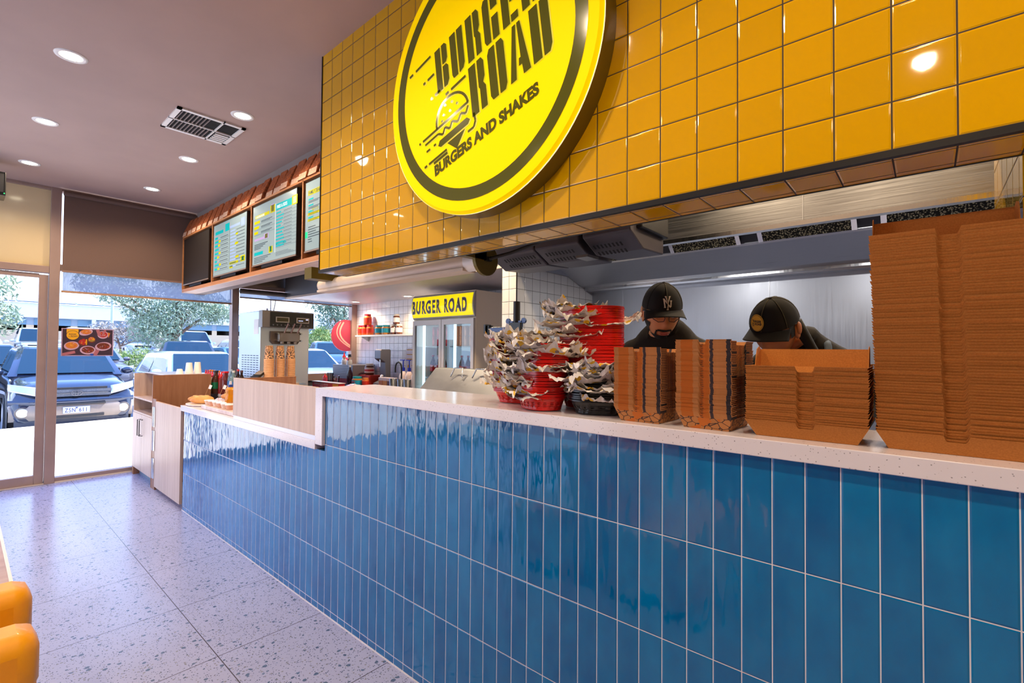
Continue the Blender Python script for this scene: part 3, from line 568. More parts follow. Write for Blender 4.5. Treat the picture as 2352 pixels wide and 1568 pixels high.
for i, (a, b) in enumerate(bays):
    x0, x1, z0, z1 = a+.03, b-.1, 2.285, 2.87
    ts = thing('menu_screen', labels[i], 'screen', ((a+b)/2, my0+.02, z0), 'menu screens over the counter')
    m = M(); m.box(x0, x1, my0+.005, my0+.05, z0, z1, black_p); m.box(x0+.1, x1-.1, my0+.05, .6, z0+.05, z1-.1, black_p); m.build('housing', ts)
    m = M(); m.box(x0, x1, my0+.0, my0+.006, z0, z0+.012, mat('bezel_silver', 'a89890', .3, .5)); m.build('lower_bezel', ts)
    m = M(); T = Matrix.Translation((x0, my0+.005, z0)); w, h = x1-x0, z1-z0
    if i == 0: m.box(.008, w-.008, -.0015, 0, .015, h-.008, mat('screen_off', '1c1614', .5), T)
    else:
        m.box(.008, w-.008, -.0015, 0, .015, h-.008, scr, T); Z = -.003
        L = []
        if i == 1:
            L += [(.06, .3, h-.12, h-.085, s_t), (.36, .48, h-.12, h-.04, s_t), (.5, .78, h-.11, h-.085, s_b), (.8, .9, h-.13, h-.05, s_b), (.49, .492, .1, h-.1, s_k)]
            for k in range(9):
                z = h-.17-k*.043; wd = .07+.08*R4.random(); L += [(.05, .05+wd, z, z+.024, s_t)]
                if k % 3: L += [(.05+wd, .05+wd+.06, z, z+.024, s_y)]
                L += [(.05+wd+.08, .44, z+.004, z+.009, s_k), (.05, .47, z-.012, z-.0105, s_k)]
            for k in range(12): z = h-.15-k*.034; L += [(.51, .62+.08*R4.random(), z, z+.014, s_b), (.68, .9, z+.002, z+.006, s_k)]
            L += [(.66, .72, h-.2, h-.175, s_y), (.64, .73, h-.3, h-.275, s_y), (.66, .75, h-.44, h-.415, s_y), (.5, .74, .09, .115, s_y), (.5, .59, .05, .075, s_y), (.8, .92, .09, .15, s_y), (.83, .89, .1, .14, s_t)]
        elif i == 2:
            L += [(.06, .38, h-.13, h-.1, s_y), (.40, .50, h-.13, h-.06, s_y), (.42, .48, h-.12, h-.05, s_l), (.52, .84, h-.13, h-.07, s_t), (.84, .94, h-.14, h-.06, s_y), (.86, .92, h-.13, h-.07, s_w), (.51, .512, .08, h-.06, s_w)]
            for k in range(3): z = h-.18-k*.05; L += [(.04, .17-.02*k, z, z+.026, s_y), (.2, .44, z+.01, z+.015, s_k), (.2, .4, z, z+.004, s_k), (.04, .5, z-.01, z-.009, s_k)]
            L += [(.05, .27, .24, .262, s_l), (.27, .37, .235, .285, s_l), (.29, .35, .24, .28, s_y), (.05, .25, .1, .13, s_t), (.38, .46, .09, .15, s_y), (.40, .44, .1, .15, s_t)]
            for k in range(4): L += [(.05, .35-.05*k, .2-.014*k, .206-.014*k, s_k), (.05, .42-.06*k, .075-.015*k, .08-.015*k, s_k)]
            for k in range(11): z = h-.16-k*.03; L += [(.53, .62+.08*R4.random(), z, z+.012, s_t), (.68, .84, z+.003, z+.006, s_k), (.53, .93, z-.008, z-.007, s_k)]
            for k in range(4): L += [(.53, .93-.05*k, .045+.01*k, .047+.01*k, s_k)]
        else:
            L += [(.05, .3, h-.12, h-.08, s_y), (.05, .3, .25, .27, s_y), (.05, .3, .3, .32, s_y)]
            for k in range(4): z = h-.16-k*.05; L += [(.06, .14, z, z+.012, s_t), (.06, .24, z-.012, z-.008, s_k), (.06, .22, z-.022, z-.018, s_k), (.26, .29, z-.01, z, s_k)]
            for k in range(7): L += [(.06, .1+.2*R4.random(), .2-.02*k, .206-.02*k, s_k)]
            L += [(.01, .05, .12, .17, em('screen_green', '20d080', .5))]
        bars(m, T @ Matrix.Translation((0, -.0015, 0)), L)
        F_ = lambda x, z: T @ frame((x, -.0032, z), (1, 0, 0), (0, 0, 1))
        if i == 3: m.text('FAMILY DEALS', .042, s_k, F_(.055, h-.113), bold=.0006, sx=.8); m.text('BEST OF', .03, s_y, F_(.12, .33))
        if i == 2: m.text('FRIES & SIDES', .042, s_w, F_(.54, h-.114), sx=.85); m.text('MAKE IT A MEAL', .036, s_t, F_(.53, .14), bold=.001, sx=.8); m.text('CHEESEBURGERS', .03, s_w, F_(.07, h-.127), sx=.9)
    m.build('screen', ts)
    m = M(); m.box(x0+.15, x0+.6, my0+.03, my0+.1, 2.262, 2.285, black_p); m.tube([(x0+.5, .55, 2.27), (x0+.52, .56, 2.25), (x0+.6, .58, 2.243)], .003, black_m, 5); m.build('cable', ts)
# brick slips on top: one individual per brick end
bk = noisy('brick_orange', 'b05a24', '6e3212', 45, .85, bump=.004); bkp = noisy('brick_pale', 'dcb8a0', 'b48a70', 60, .85, bump=.003)
for k in range(25):
    x = mx0+.07+k*.1775
    if x > -2.8: break
    tb = thing('brick', 'orange brick slanted on top of the menu frame', 'brick', (x, .55, 2.908), 'bricks along the top of the menu frame')
    dz = .0; m = M(); ln = R4.uniform(-.012, .012)
    h_ = R4.uniform(-.01, .012); vs = [(x-.072, .474+ln, 2.909), (x+.066, .474+ln, 2.909), (x+.066, .486+ln, 2.966), (x-.072, .486+ln, 2.966), (x-.045, .60, 2.909), (x+.093, .60, 2.909), (x+.093, .545, 3.125+h_), (x-.045, .545, 3.125+h_)]
    m.add(vs, [(1, 5, 6, 2), (2, 6, 7, 3), (0, 3, 7, 4), (4, 7, 6, 5), (0, 4, 5, 1)], bk); m.add(vs, [(0, 1, 2, 3)], bkp)
    m.build('brick_block', tb, bev=.003)
# ---------------------------------------------------------------- baskets and paper liners on the counter
ZT = 1.2705
def basket_mesh(name, mt, A=.128, B=.088):
    m = M(); n = 44
    def ring(r, z, i): a = 2*math.pi*i/n; return ((A*r)*math.copysign(abs(math.cos(a))**.85, math.cos(a)), (B*r)*math.copysign(abs(math.sin(a))**.85, math.sin(a)), z)
    lv = [(.80, .002), (.815, .010), (.845, .019), (.86, .023), (.89, .032), (.905, .037), (.93, .045), (1.0, .047), (1.0, .052), (.93, .05)]
    vs = [ring(r, z, i) for r, z in lv for i in range(n)]; fs = []
    for k in range(len(lv)-1):
        for i in range(n):
            if k in (1, 3) and i % 2 == 0: continue
            fs.append((k*n+i, k*n+(i+1) % n, (k+1)*n+(i+1) % n, (k+1)*n+i))
    fs.append(tuple(range(n))[::-1]); m.add(vs, fs, mt)
    o = m.build(name, smooth=40, local=True); s_ = o.modifiers.new('s', 'SOLIDIFY'); s_.thickness = .0016; return o
red_b = mat('basket_red', 'd01008', .28, coat=.3); blk_b = mat('basket_black', '16181c', .3)
pap = bpy.data.materials.new('printed_paper'); pap.use_nodes = True; MC['printed_paper'] = pap; q = N(pap)
p = q.pos(True); v1 = q.n('TexVoronoi'); v1.inputs['Scale'].default_value = 22; q.l(p, v1.inputs['Vector']); c1 = q.sep(v1.outputs['Color'])
v2 = q.n('TexVoronoi'); v2.inputs['Scale'].default_value = 26; q.l(q.vadd(p, (.3, .7, .1)), v2.inputs['Vector']); c2 = q.sep(v2.outputs['Color'])
base = q.mix(q.noise(p, 40, 3), lin('f0ecea'), lin('c4c0c4'))
base = q.mix(q.math('MULTIPLY', q.math('LESS_THAN', v1.outputs['Distance'], .36), q.math('LESS_THAN', c1[0], .42)), base, lin('e0b010'))
base = q.mix(q.math('MULTIPLY', q.math('LESS_THAN', v2.outputs['Distance'], .33), q.math('LESS_THAN', c2[0], .34)), base, lin('7c747a'))
q.l(base, q.b.inputs['Base Color']); q.b.inputs['Roughness'].default_value = .5; q.b.inputs['Transmission Weight'].default_value = .0
q.b.inputs['Subsurface Weight'].default_value = 0
def paper_mesh(name, seed, A=.15, B=.125, rise=.03):
    r_ = random.Random(seed); m = M(); n = 26; ox = r_.uniform(0, 50)
    def fn(u, v):
        x = (u-.5)*2; y = (v-.5)*2; d = max(abs(x), abs(y)); rr = math.hypot(x/1.0, y/1.0)
        nz = noise.noise(Vector((x*2.2+ox, y*2.2, seed))); n2 = noise.noise(Vector((x*5+ox, y*5, seed+9))); n3 = noise.noise(Vector((x*10+ox, y*10, seed+3)))
        k = max(0, rr-.62)
        e = 1-abs(n2)
        z = .004+k*(rise*1.0+.045*nz)+max(0, rr-.45)*(.022*n2+.028*(abs(n3)-.25))+(.05*max(0, rr-1.0)*(nz+.15))
        sx = 1+.10*n2+.06*nz; return (x*A*sx*(1-.16*k), y*B*(1+.1*nz+.05*n3)*(1-.16*k), z)
    m.grid(fn, n, n, pap); return m.build(name, smooth=24, local=True)
def place_proto(o, label, cat, group): tag(o, label, cat, group); return o
protos = {}
pcount = [0]
def basket_stack(cx, cy, nb, rz, mt_name, bmat, group, glabel, drift, paper_every, poff, seed, pitch=.0059, cluster=None, z0=ZT):
    rr = random.Random(seed); b0 = None; p0s = None
    tops = cluster
    for k in range(nb):
        z = z0+k*pitch; x = cx+drift[0]*k/nb+rr.uniform(-.0015, .0015); y = cy+drift[1]*k/nb+rr.uniform(-.0015, .0015)
        lab = glabel if 0 < k < nb-1 else (glabel.replace('basket in', 'basket at the bottom of') if k == 0 else glabel.replace('basket in', 'basket on top of'))
        nmk = 'b_'+mt_name
        if nmk not in protos: o = protos[nmk] = basket_mesh('food_basket', bmat)
        else: o = dup(protos[nmk])
        o.location = (x, y, z); o.rotation_euler = (rr.uniform(-.01, .01), rr.uniform(-.01, .01), rz+rr.uniform(-.04, .04)); tag(o, lab, 'basket', group)
        if k and rr.random() < paper_every:
            s_ = rr.randrange(8); key = 'p%d' % s_
            if key not in protos: o = protos[key] = paper_mesh('paper_liner', s_*3+1)
            else: o = dup(protos[key])
            dx, dy = poff(k/nb, rr); ang = rr.uniform(0, 6.28)
            sc = rr.uniform(.72, .98); o.location = (x+dx, y+dy, z+.046); o.rotation_euler = (rr.uniform(-.16, .16), rr.uniform(-.16, .16), ang); o.scale = (sc, sc, rr.uniform(.7, 1.35))
            tag(o, 'crumpled printed paper liner sticking out of %s' % glabel.split(' in ')[1], 'paper liner', 'paper liners in '+glabel.split(' in ')[1])
basket_stack(-1.335, .235, 36, .5, 'red', red_b, 'red baskets of the left stack', 'red oval food basket in the left basket stack', (-.04, .02), .80, lambda f, r: (r.uniform(-.045, .03), r.uniform(-.045, .02)), 5, .0066)
basket_stack(-1.02, .285, 57, .35, 'red', red_b, 'red baskets of the tall back stack', 'red oval food basket in the tallest red basket stack', (.0, .0), .42, lambda f, r: ((r.uniform(-.10, -.05), r.uniform(-.07, -.0)) if r.random() < .72 else (r.uniform(.03, .07), r.uniform(0, .04))), 8, .0062)
basket_stack(-1.14, .112, 31, -.6, 'red', red_b, 'red baskets of the middle front stack', 'red oval food basket in the middle front basket stack', (.0, .02), .74, lambda f, r: (r.uniform(-.05, .05), r.uniform(-.05, .02)), 18, .0066)
basket_stack(-.885, .155, 15, .6, 'black', blk_b, 'black baskets of the low stack', 'black oval food basket in the low basket stack by the boxes', (.0, .0), .95, lambda f, r: (r.uniform(-.04, .02), r.uniform(-.05, .03)), 12, .0078)
# ---------------------------------------------------------------- cardboard boxes
ink = mat('box_ink', '3a2c28', .8); orange_ink = mat('box_orange', 'c46a10', .75)
snack = noisy('snack_board', 'bd7b42', 'ad6d38', 60, .8, lo=.4, hi=.6); q = N(snack); p = q.pos(True); s = q.sep(p)
col = q.mix(q.noise(p, 60, 3), lin('c08048'), lin('a86c36'))
def band(a, b, c):
    global col
    k = q.math('MULTIPLY', q.math('GREATER_THAN', s[0], a), q.math('LESS_THAN', s[0], b)); k = q.math('MULTIPLY', k, q.math('GREATER_THAN', s[2], .034)); col = q.mix(k, col, lin(c))
band(-.064, -.0285, 'b5600e'); band(-.002, .018, 'b5600e'); band(.0205, .0295, '3a2c30'); band(.066, .078, '2c2226')
wv = q.n('TexVoronoi', feature='DISTANCE_TO_EDGE'); wv.inputs['Scale'].default_value = 42; q.l(q.vscale(p, (1, 1, 1.5)), wv.inputs['Vector'])
k = q.math('MULTIPLY', q.math('LESS_THAN', wv.outputs['Distance'], .05), q.math('LESS_THAN', s[2], .036)); col = q.mix(k, col, lin('3c2a26'))
v3 = q.n('TexVoronoi'); v3.inputs['Scale'].default_value = 30; q.l(p, v3.inputs['Vector']); c3 = q.sep(v3.outputs['Color'])
k = q.math('MULTIPLY', q.math('LESS_THAN', c3[0], .16), q.math('LESS_THAN', s[2], .034)); col = q.mix(k, col, lin('c0661a'))
q.l(col, q.b.inputs['Base Color'])
def tray(name, mt, wb, wt, db, dt, h, notch, th=.0022, front_h=None, back_h=None, side_notch=None):
    """tapered folded tray: origin at the centre of its floor; front wall at -y with a thumb notch, walls have thickness"""
    m = M(); fh = front_h or h; bh = back_h or h
    def wall(pts_in):  # pts: outline of wall as (u along, z) , mapped by fn
        pass
    def X(f, z): return f*(wb/2+(wt/2-wb/2)*z/h)
    def Yf(z): return -(db/2+(dt/2-db/2)*z/h)
    def slab(outer, inner, n): # both lists of verts, closed band
        k = len(outer); m.add(outer+inner, [tuple(range(k)), tuple(range(k, 2*k))[::-1]]+[(i, (i+1) % k, k+(i+1) % k, k+i)[::-1] for i in range(k)], mt)
    ns = notch
    def fwall(sgn, hh, nt):
        o = [(X(-1, 0), 0)]
        top = [(1, hh)]
        if nt:
            a, b, dz = nt; top += [(b, hh), (b-.02, hh-dz*.7)] + [(b-.04-(b-a-.08)*j/5, hh-dz) for j in range(6)] + [(a+.02, hh-dz*.7), (a, hh)]
        top += [(-1, hh)]
        prof = [(-1, 0), (1, 0)]+top
        O_ = [(X(f, z), sgn*-Yf(z), z) for f, z in prof]; I = [(X(f, z)*(1-.0*th), sgn*(-Yf(z)-th), z+.0001) for f, z in prof]
        slab(O_, I, 0)
    def swall(sgn, hh, nt=None):
        top = [(1, hh)]
        if nt: a, b, dz = nt; top += [(b, hh), (b-.03, hh-dz), (a+.03, hh-dz), (a, hh)]
        prof = [(-1, 0), (1, 0)]+top+[(-1, hh)]
        O_ = [(sgn*X(1, z), f*-Yf(z), z) for f, z in prof]; I = [(sgn*(X(1, z)-th), f*-Yf(z), z+.0001) for f, z in prof]; slab(O_, I, 0)
    fwall(-1, fh, ns); fwall(1, bh, None); swall(1, h, side_notch); swall(-1, h, side_notch)
    m.box(-wb/2, wb/2, -db/2, db/2, 0, th, mt)
    return m
def box_stack(proto, loc, n, pitch, rz, group, label, seed, amp=.0014, bend=0):
    r_ = random.Random(seed)
    for k in range(n):
        o = proto if k == 0 else dup(proto)
        o.location = (loc[0]+r_.uniform(-amp, amp)+bend*k/n, loc[1]+r_.uniform(-amp, amp), loc[2]+k*pitch); o.rotation_euler = (0, 0, rz+r_.uniform(-.006, .006))
        lab = label if 0 < k < n-1 else (label.replace('box in', 'box at the bottom of') if k == 0 else label.replace('box in', 'box on top of'))
        tag(o, lab, 'box', group)
    return o
def snack_box():
    m = tray('snack_box', snack, .128, .158, .165, .205, .046, (-.16, .12, .014), .0015, .050, .046, (-.55, .35, .012))
    return m
o = snack_box().build('snack_box', local=True); box_stack(o, (-.692, .122, ZT), 36, .00535, .0, 'printed snack boxes of the left stack', 'printed brown snack box in the shorter snack box stack beside the baskets', 1)
o = snack_box().build('snack_box', local=True); box_stack(o, (-.488, .128, ZT), 41, .00525, -.02, 'printed snack boxes of the right stack', 'printed brown snack box in the taller snack box stack behind the man', 2)
def tray_thing(): return tray('tray_box', kraft, .225, .272, .120, .168, .044, (-.12, .20, .015), .0014, .044, .050)
def lid_top(o, w, d, zb, nm, rf=.045):
    # raised rear wall and rounded corner flaps of the topmost open box
    m = M(); pts = [(-w/2, zb-.01), (w/2, zb-.01), (w/2, zb+rf), (-w/2, zb+rf)]
    m.prism(pts, 1, d/2-.002, d/2, kraft); m.build('rear_flap', o, local=True)
    for sgn in (-1, 1):
        m = M(); x = sgn*w/2
        pr = [(d/2, zb-.02), (d/2, zb+rf), (d/2-.02, zb+rf+.008), (d/2-.045, zb+rf), (d/2-.06, zb+.015), (d/2-.075, zb-.02)]
        m.prism(pr, 0, x-.001, x+.001, kraft, None); m.build('corner_flap', o, local=True)
o = tray_thing().build('tray_box', local=True); top = box_stack(o, (-.243, .112, ZT), 26, .0058, .03, 'plain wide boxes of the low stack', 'plain brown wide box in the low wide box stack', 3)
lid_top(top, .262, .165, .044, 'a')
o = tray_thing().build('tray_box', local=True); top = box_stack(o, (.040, .132, ZT), 73, .00640, .03, 'plain wide boxes of the tall stack', 'plain brown wide box in the tall box tower at the right edge', 4, .0012, -.012)
lid_top(top, .262, .165, .044, 'b', .062)
# ---------------------------------------------------------------- tablet post and arm, prep unit
t = thing('monitor_arm', 'dark blue-grey pole with a clamp arm behind the red baskets', 'stand', (-1.50, .36, ZT))
bz = mat('arm_blue', '4a5878', .35, .4)
px, py = -1.53, .42
m = M(); m.cyl((px, py, ZT), (px, py, 1.735), .017, black_m, n=20); m.cyl((px, py, ZT), (px, py, ZT+.012), .06, black_m, n=24); m.build('pole', t, smooth=40)
m = M(); m.cyl((px, py, 1.585), (px, py, 1.63), .03, black_p, n=20); m.box(px-.02, px+.05, py-.035, py-.02, 1.585, 1.63, black_p); m.build('clamp', t, smooth=40)
for s_ in (-1, 1): m = M(); m.cyl((px+s_*.05, py-.01, 1.64), (px+s_*.05, py+.0, 1.64), .014, bz, n=14); m.box(px+s_*.03-.012, px+s_*.03+.012, py-.01, py, 1.61, 1.64, bz); m.build('wing_knob', t)
m = M(); m.box(-1.70, px-.02, py-.018, py+.012, 1.585, 1.612, bz); m.build('arm', t, bev=.004)
m = M(); m.cyl((-1.71, py, 1.575), (-1.71, py, 1.622), .016, black_p, n=16); m.build('arm_joint', t, smooth=40)
m = M(); m.box(-1.735, -1.724, py-.022, py+.022, 1.568, 1.628, black_p); m.build('mount_plate', t)
t = thing('sandwich_prep_fridge', 'stainless prep counter with sloping lid and two bent handles', 'prep fridge', (-2.8, 1.2, 0))
m = M(); m.box(-3.5, -2.3, 1.1, 1.7, .0, 1.0, steel_x); m.build('unit_body', t)
m = M(); m.prism([(1.13, 1.0), (1.68, 1.0), (1.50, 1.325), (1.45, 1.34), (1.40, 1.335)], 0, -3.38, -2.38, steel_w); 
m.v = [(x+(z-1.0)*(.22 if x < -3 else 0), y, z) for x, y, z in m.v]; m.build('sloping_lid', t, bev=.004)
for x in (-2.98, -2.72):
    m = M(); m.tube([(x-.05, 1.33, 1.27), (x-.03, 1.36, 1.345), (x+.07, 1.36, 1.345), (x+.09, 1.33, 1.27)], .006, steel_b, 8); m.build('lid_handle', t, smooth=60) if x > -2.9 else m.build('lid_handle', t, smooth=60)
# ---------------------------------------------------------------- drinks fridge
t = thing('drinks_fridge', 'tall white two door glass drinks fridge with a yellow header', 'fridge', (-4.27, 2.6, 0))
fw = mat('fridge_white', 'ecdcc6', .4); fx0, fx1, fy = -4.815, -3.73, 2.32
m = M(); m.box(fx0, fx1, 2.98, 2.995, .05, 2.16, fw); m.box(fx0, fx0+.04, fy, 2.98, .05, 1.86, fw); m.box(fx1-.04, fx1, fy, 2.98, .05, 1.86, fw); m.box(fx0, fx1, fy, 2.98, 1.86, 2.0, fw); m.box(fx0, fx1, fy, 2.98, 2.0, 2.16, fw); m.box(fx0, fx1, fy, 2.98, .05, .45, fw)
m.build('cabinet', t)
hp = [(fy-.001, 1.862)]+[(fy-.02-.028*math.sin(math.pi*j/12), 1.872+.27*j/12) for j in range(13)]+[(fy-.001, 2.155)]
m = M(); m.prism(hp, 0, fx0, fx1, mat('header_grey', 'a8a4a2', .4, .3)); hd = m.build('header', t)
ysg = mat('header_yellow', 'f0dc00', .3, emit=.45)
m = M()
for j in range(8):
    z0, z1 = 1.885+.245*j/8, 1.885+.245*(j+1)/8; y0, y1 = fy-.024-.028*math.sin(math.pi*(z0-1.872)/.27), fy-.024-.028*math.sin(math.pi*(z1-1.872)/.27)
    m.quad((fx0+.012, y0, z0), (fx1-.012, y0, z0), (fx1-.012, y1, z1), (fx0+.012, y1, z1), ysg)
m.build('header_panel', hd)
hk = mat('header_ink', '55545a', .4); hw = mat('header_white', 'c8c0d0', .4)
def curve_z(z): return fy-.0335-.028*math.sin(math.pi*(z-1.872)/.27)
m = M(); m.text('BURGER ROAD', .205, hw, frame((-4.79, 0, 1.935), (1, 0, 0), (0, 0, 1)), bold=.011, sx=.60, space=1.22); m.v = [(x, curve_z(z)-.001, z) for x, y, z in m.v]; 
k0 = len(m.v); m.text('BURGER ROAD', .205, hk, frame((-4.79, 0, 1.935), (1, 0, 0), (0, 0, 1)), bold=.006, sx=.60, space=1.22); m.v = m.v[:k0]+[(x, curve_z(z)-.0025, z) for x, y, z in m.v[k0:]]
m.build('header_lettering', hd)
fl = mat('fridge_light', 'd8f0ff', .4, emit=1.3); fin = mat('fridge_inside_glow', 'cfe4f2', .5, emit=.14)  # lining emits a little too, painting interior light onto its panels
m = M(); m.box(fx0+.04, fx1-.04, 2.94, 2.96, .45, 1.85, fin); m.box(-4.29, -4.26, 2.4, 2.94, .45, 1.85, fin); m.build('lining', t)
for x in (fx0+.07, -4.18): m = M(); m.box(x, x+.03, 2.40, 2.42, .6, 1.8, fl); m.build('light_strip', t)
fg = glass_mat('fridge_glass', 'dcecf4', 1.5, .01, .05); fa = mat('door_alu', 'c4bab4', .35, .3)
for a, b in ((fx0+.01, -4.275), (-4.268, fx1-.01)):
    m = M(); 
    for q_ in ((a, a+.042, .47, 1.85), (b-.042, b, .47, 1.85), (a+.042, b-.042, 1.79, 1.85), (a+.042, b-.042, .47, .53)): m.box(q_[0], q_[1], fy-.03, fy, q_[2], q_[3], fa)
    d = m.build('glass_door', t); m = M(); m.quad((a+.04, fy-.015, .53), (b-.04, fy-.015, .53), (b-.04, fy-.015, 1.79), (a+.04, fy-.015, 1.79), fg); m.build('door_pane', d)
for z in (.8, 1.15, 1.53): m = M(); m.box(fx0+.05, fx1-.05, 2.42, 2.92, z, z+.012, mat('wire_shelf', 'd8dce0', .3)); m.build('shelf', t)
def bottle(kind, h, r, body, cap, label=None, neck=.35, lz=(.25, .55)):
    m = M(); m.lathe([(r*.9, 0), (r, .01), (r, h*.58), (r*.85, h*.68), (r*neck, h*.84), (r*neck, h*.93), (.0001, h*.93)], body, n=14)
    o = m.build(kind, smooth=50, local=True)
    m = M(); m.lathe([(r*neck*1.2, h*.92), (r*neck*1.2, h), (.0001, h)], cap, n=12); c_ = m.build('cap', o, smooth=40, local=True)
    if label: m = M(); m.lathe([(r*1.02, h*lz[0]), (r*1.02, h*lz[1])], label, n=14, caps=False); m.build('label_band', o, smooth=60, local=True)
    return o
cola = mat('cola', '241210', .12); redl = mat('label_red', 'c01820', .4); whl = mat('label_white', 'e8e4e2', .4); cokecan = mat('can_red', 'c81428', .25, .4)
cb = bottle('drink_bottle', .27, .035, cola, redl, redl, .36)
for i in range(9):
    x = fx0+.13+i*.105; 
    if abs(x+4.27) < .03: continue
    o = cb if i == 0 else dup(cb); o.location = (x, 2.52, 1.163); tag(o, 'dark cola bottle with red label on the fridge shelf below the cans', 'bottle', 'cola bottles in the fridge')
def can(mt): m = M(); m.lathe([(.027, 0), (.031, .008), (.031, .108), (.026, .118), (.0001, .118)], mt, n=16); return m
ca = can(cokecan).build('drink_can', smooth=40, local=True); cb2 = can(mat('can_orange', 'e89468', .3, .3)).build('drink_can', smooth=40, local=True)
for i in range(11):
    x = fx0+.18+i*.082
    if abs(x+4.27) < .03: continue
    pr = ca if i < 5 else cb2
    for lv in (0, 1):
        o = pr if (i in (0, 5) and lv == 0) else dup(pr); o.location = (x, 2.5, 1.543+lv*.119)
        tag(o, ('red drink can on the upper shelf behind the left fridge door' if i < 5 else 'pale orange drink can on the upper shelf behind the right fridge door'), 'can', 'red cans in the fridge' if i < 5 else 'orange cans in the fridge')
# ---------------------------------------------------------------- ice cream machine
t = thing('ice_cream_machine', 'tall stainless soft serve ice cream machine with three levers', 'ice cream machine', (-6.6, 1.4, 0))
ss = steel('machine_side', 'cdd4dc', .3, 2, .1)
iy0, iy1, ix0, ix1 = 1.11, 1.74, -7.06, -6.30
m = M(); m.box(ix0, ix1-.06, iy0, iy1, .1, 1.975, ss); m.build('machine_body', t, bev=.008)
for a in ((ix0+.05, iy0+.05), (ix1-.15, iy0+.05), (ix0+.05, iy1-.1), (ix1-.15, iy1-.1)): m = M(); m.cyl((a[0], a[1]+.02, 0), (a[0], a[1]+.02, .1), .03, black_p); m.build('foot', t)
m = M(); m.box(ix1-.11, ix1+.0, iy0-.004, iy1+.035, 1.765, 1.98, mat('machine_head', '8d8785', .4, .5)); m.build('head_cover', t, bev=.006)
m = M(); m.box(ix1, ix1+.004, iy0+.09, iy1+.03, 1.775, 1.965, mat('panel_dark', '2c2a2c', .25)); pn = m.build('control_panel', t)
for y0 in (1.27, 1.535):
    m = M(); m.box(ix1+.004, ix1+.008, y0, y0+.17, 1.835, 1.905, fa); m.box(ix1+.008, ix1+.0095, y0+.012, y0+.158, 1.845, 1.895, mat('lcd', '4a4030', .2)); m.build('display', pn)
m = M(); m.box(ix1+.0095, ix1+.0105, 1.56, 1.62, 1.862, 1.868, mat('lcd_glow', 'b0b8ff', .3, emit=1.5)); m.box(ix1+.0095, ix1+.0105, 1.66, 1.69, 1.878, 1.888, mat('lcd_glow', 'b0b8ff')); m.build('display_readout', pn)
m = M()
for k in range(10): m.cyl((ix1+.004, 1.24+k*.05, 1.80), (ix1+.007, 1.24+k*.05, 1.80), .009, mat('button_grey', '6a6870'), n=10)
m.build('buttons', pn)
m = M(); m.prism([(1.225, 1.72), (1.60, 1.72), (1.60, 1.60), (1.57, 1.555), (1.26, 1.555), (1.225, 1.60)], 0, ix1-.06, ix1-.03, mat('head_brown', '6a5a50', .4, .4)); m.build('spout_plate', t)
cg = mat('clear_plastic_solid', 'd8c8bc', .08, trans=.6)
m = M(); m.box(ix1-.03, ix1+.04, 1.30, 1.57, 1.585, 1.70, cg); m.build('spout_block', t, bev=.015)
for k in range(3):
    y = 1.35+k*.085; m = M(); m.cyl((ix1+.01, y, 1.56), (ix1+.01, y, 1.70), .022, cg, n=14); n_ = m.build('nozzle', t, smooth=40)
    m = M(); m.cyl((ix1+.03, y+.02, 1.70), (ix1+.07, y+.05, 1.82), .010, mat('lever_pink', 'a08078', .35, .4), n=10); m.build('lever', t, smooth=40)
for y in (1.285, 1.585): 
    for z in (1.6, 1.69): m = M(); m.cyl((ix1-.03, y, z), (ix1+.055, y, z), .011, steel_b, n=10); m.build('knob', t, smooth=40)
m = M()
for r_ in range(15):
    for c_ in range(6): m.box(-6.95+c_*.095, -6.885+c_*.095, iy0-.0012, iy0, 1.40-r_*.030, 1.409-r_*.030, mat('vent_slot', '3a4450', .8))
m.build('side_louvres', t)
m = M(); m.box(-6.56, -6.42, iy0-.002, iy0, 1.68, 1.87, whl); m.build('side_sticker', t)
m = M(); m.box(ix1-.07, ix1+.12, 1.25, 1.62, 1.03, 1.05, steel_b); m.build('drip_tray', t)
# stacked printed paper cups in front of it
cupm = noisy('cup_print', 'dca06c', 'd09460', 8, .7); q = N(cupm); p = q.pos(True); v = q.n('TexVoronoi', feature='F1'); v.inputs['Scale'].default_value = 48; q.l(p, v.inputs['Vector']); s = q.sep(p)
dd = q.math('ABSOLUTE', q.math('SUBTRACT', v.outputs['Distance'], .36)); cc = q.sep(v.outputs['Color'])
k = q.math('MULTIPLY', q.math('LESS_THAN', dd, .10), q.math('GREATER_THAN', s[2], .02)); c_ = q.mix(k, lin('e0a878'), lin('2a2228')); c_ = q.mix(q.math('MULTIPLY', q.math('LESS_THAN', v.outputs['Distance'], .2), q.math('LESS_THAN', cc[1], .3)), c_, lin('d08810')); q.l(c_, q.b.inputs['Base Color'])
cupb = mat('cup_brown', 'd8a47c', .65)
def cup(h, rt, rb, mt, name='paper_cup'):
    # inverted cup: rim at z=0
    m = M(); m.lathe([(rt+.003, 0), (rt+.0035, .004), (rt, .006), (rb, h-.002), (rb-.004, h), (.0001, h-.003)], mt, n=22); return m.build(name, smooth=40, local=True)
for k, y in enumerate((.91, 1.03, 1.15)):
    pr = cup(.17, .052, .038, cupm); n_ = 15; zb = 1.10
    nmz = ['left', 'middle', 'right'][k]
    for j in range(n_):
        o = pr if j == 0 else dup(pr); o.location = (-5.6, y, zb+j*.0185)
        tag(o, 'upside down printed paper cup%s the %s stack by the ice cream machine' % (' atop' if j == n_-1 else ' in', nmz), 'paper cup', 'paper cups of the %s stack' % nmz)
t = thing('cup_dispenser', 'wire and wood cup holder with upright rods between the cup stacks', 'cup holder', (-5.6, 1.03, 1.07))
m = M(); m.box(-5.68, -5.52, .84, 1.22, 1.07, 1.10, wood_l); m.box(-5.67, -5.53, .85, 1.21, .955, 1.07, wood_d); m.build('holder_base', t)
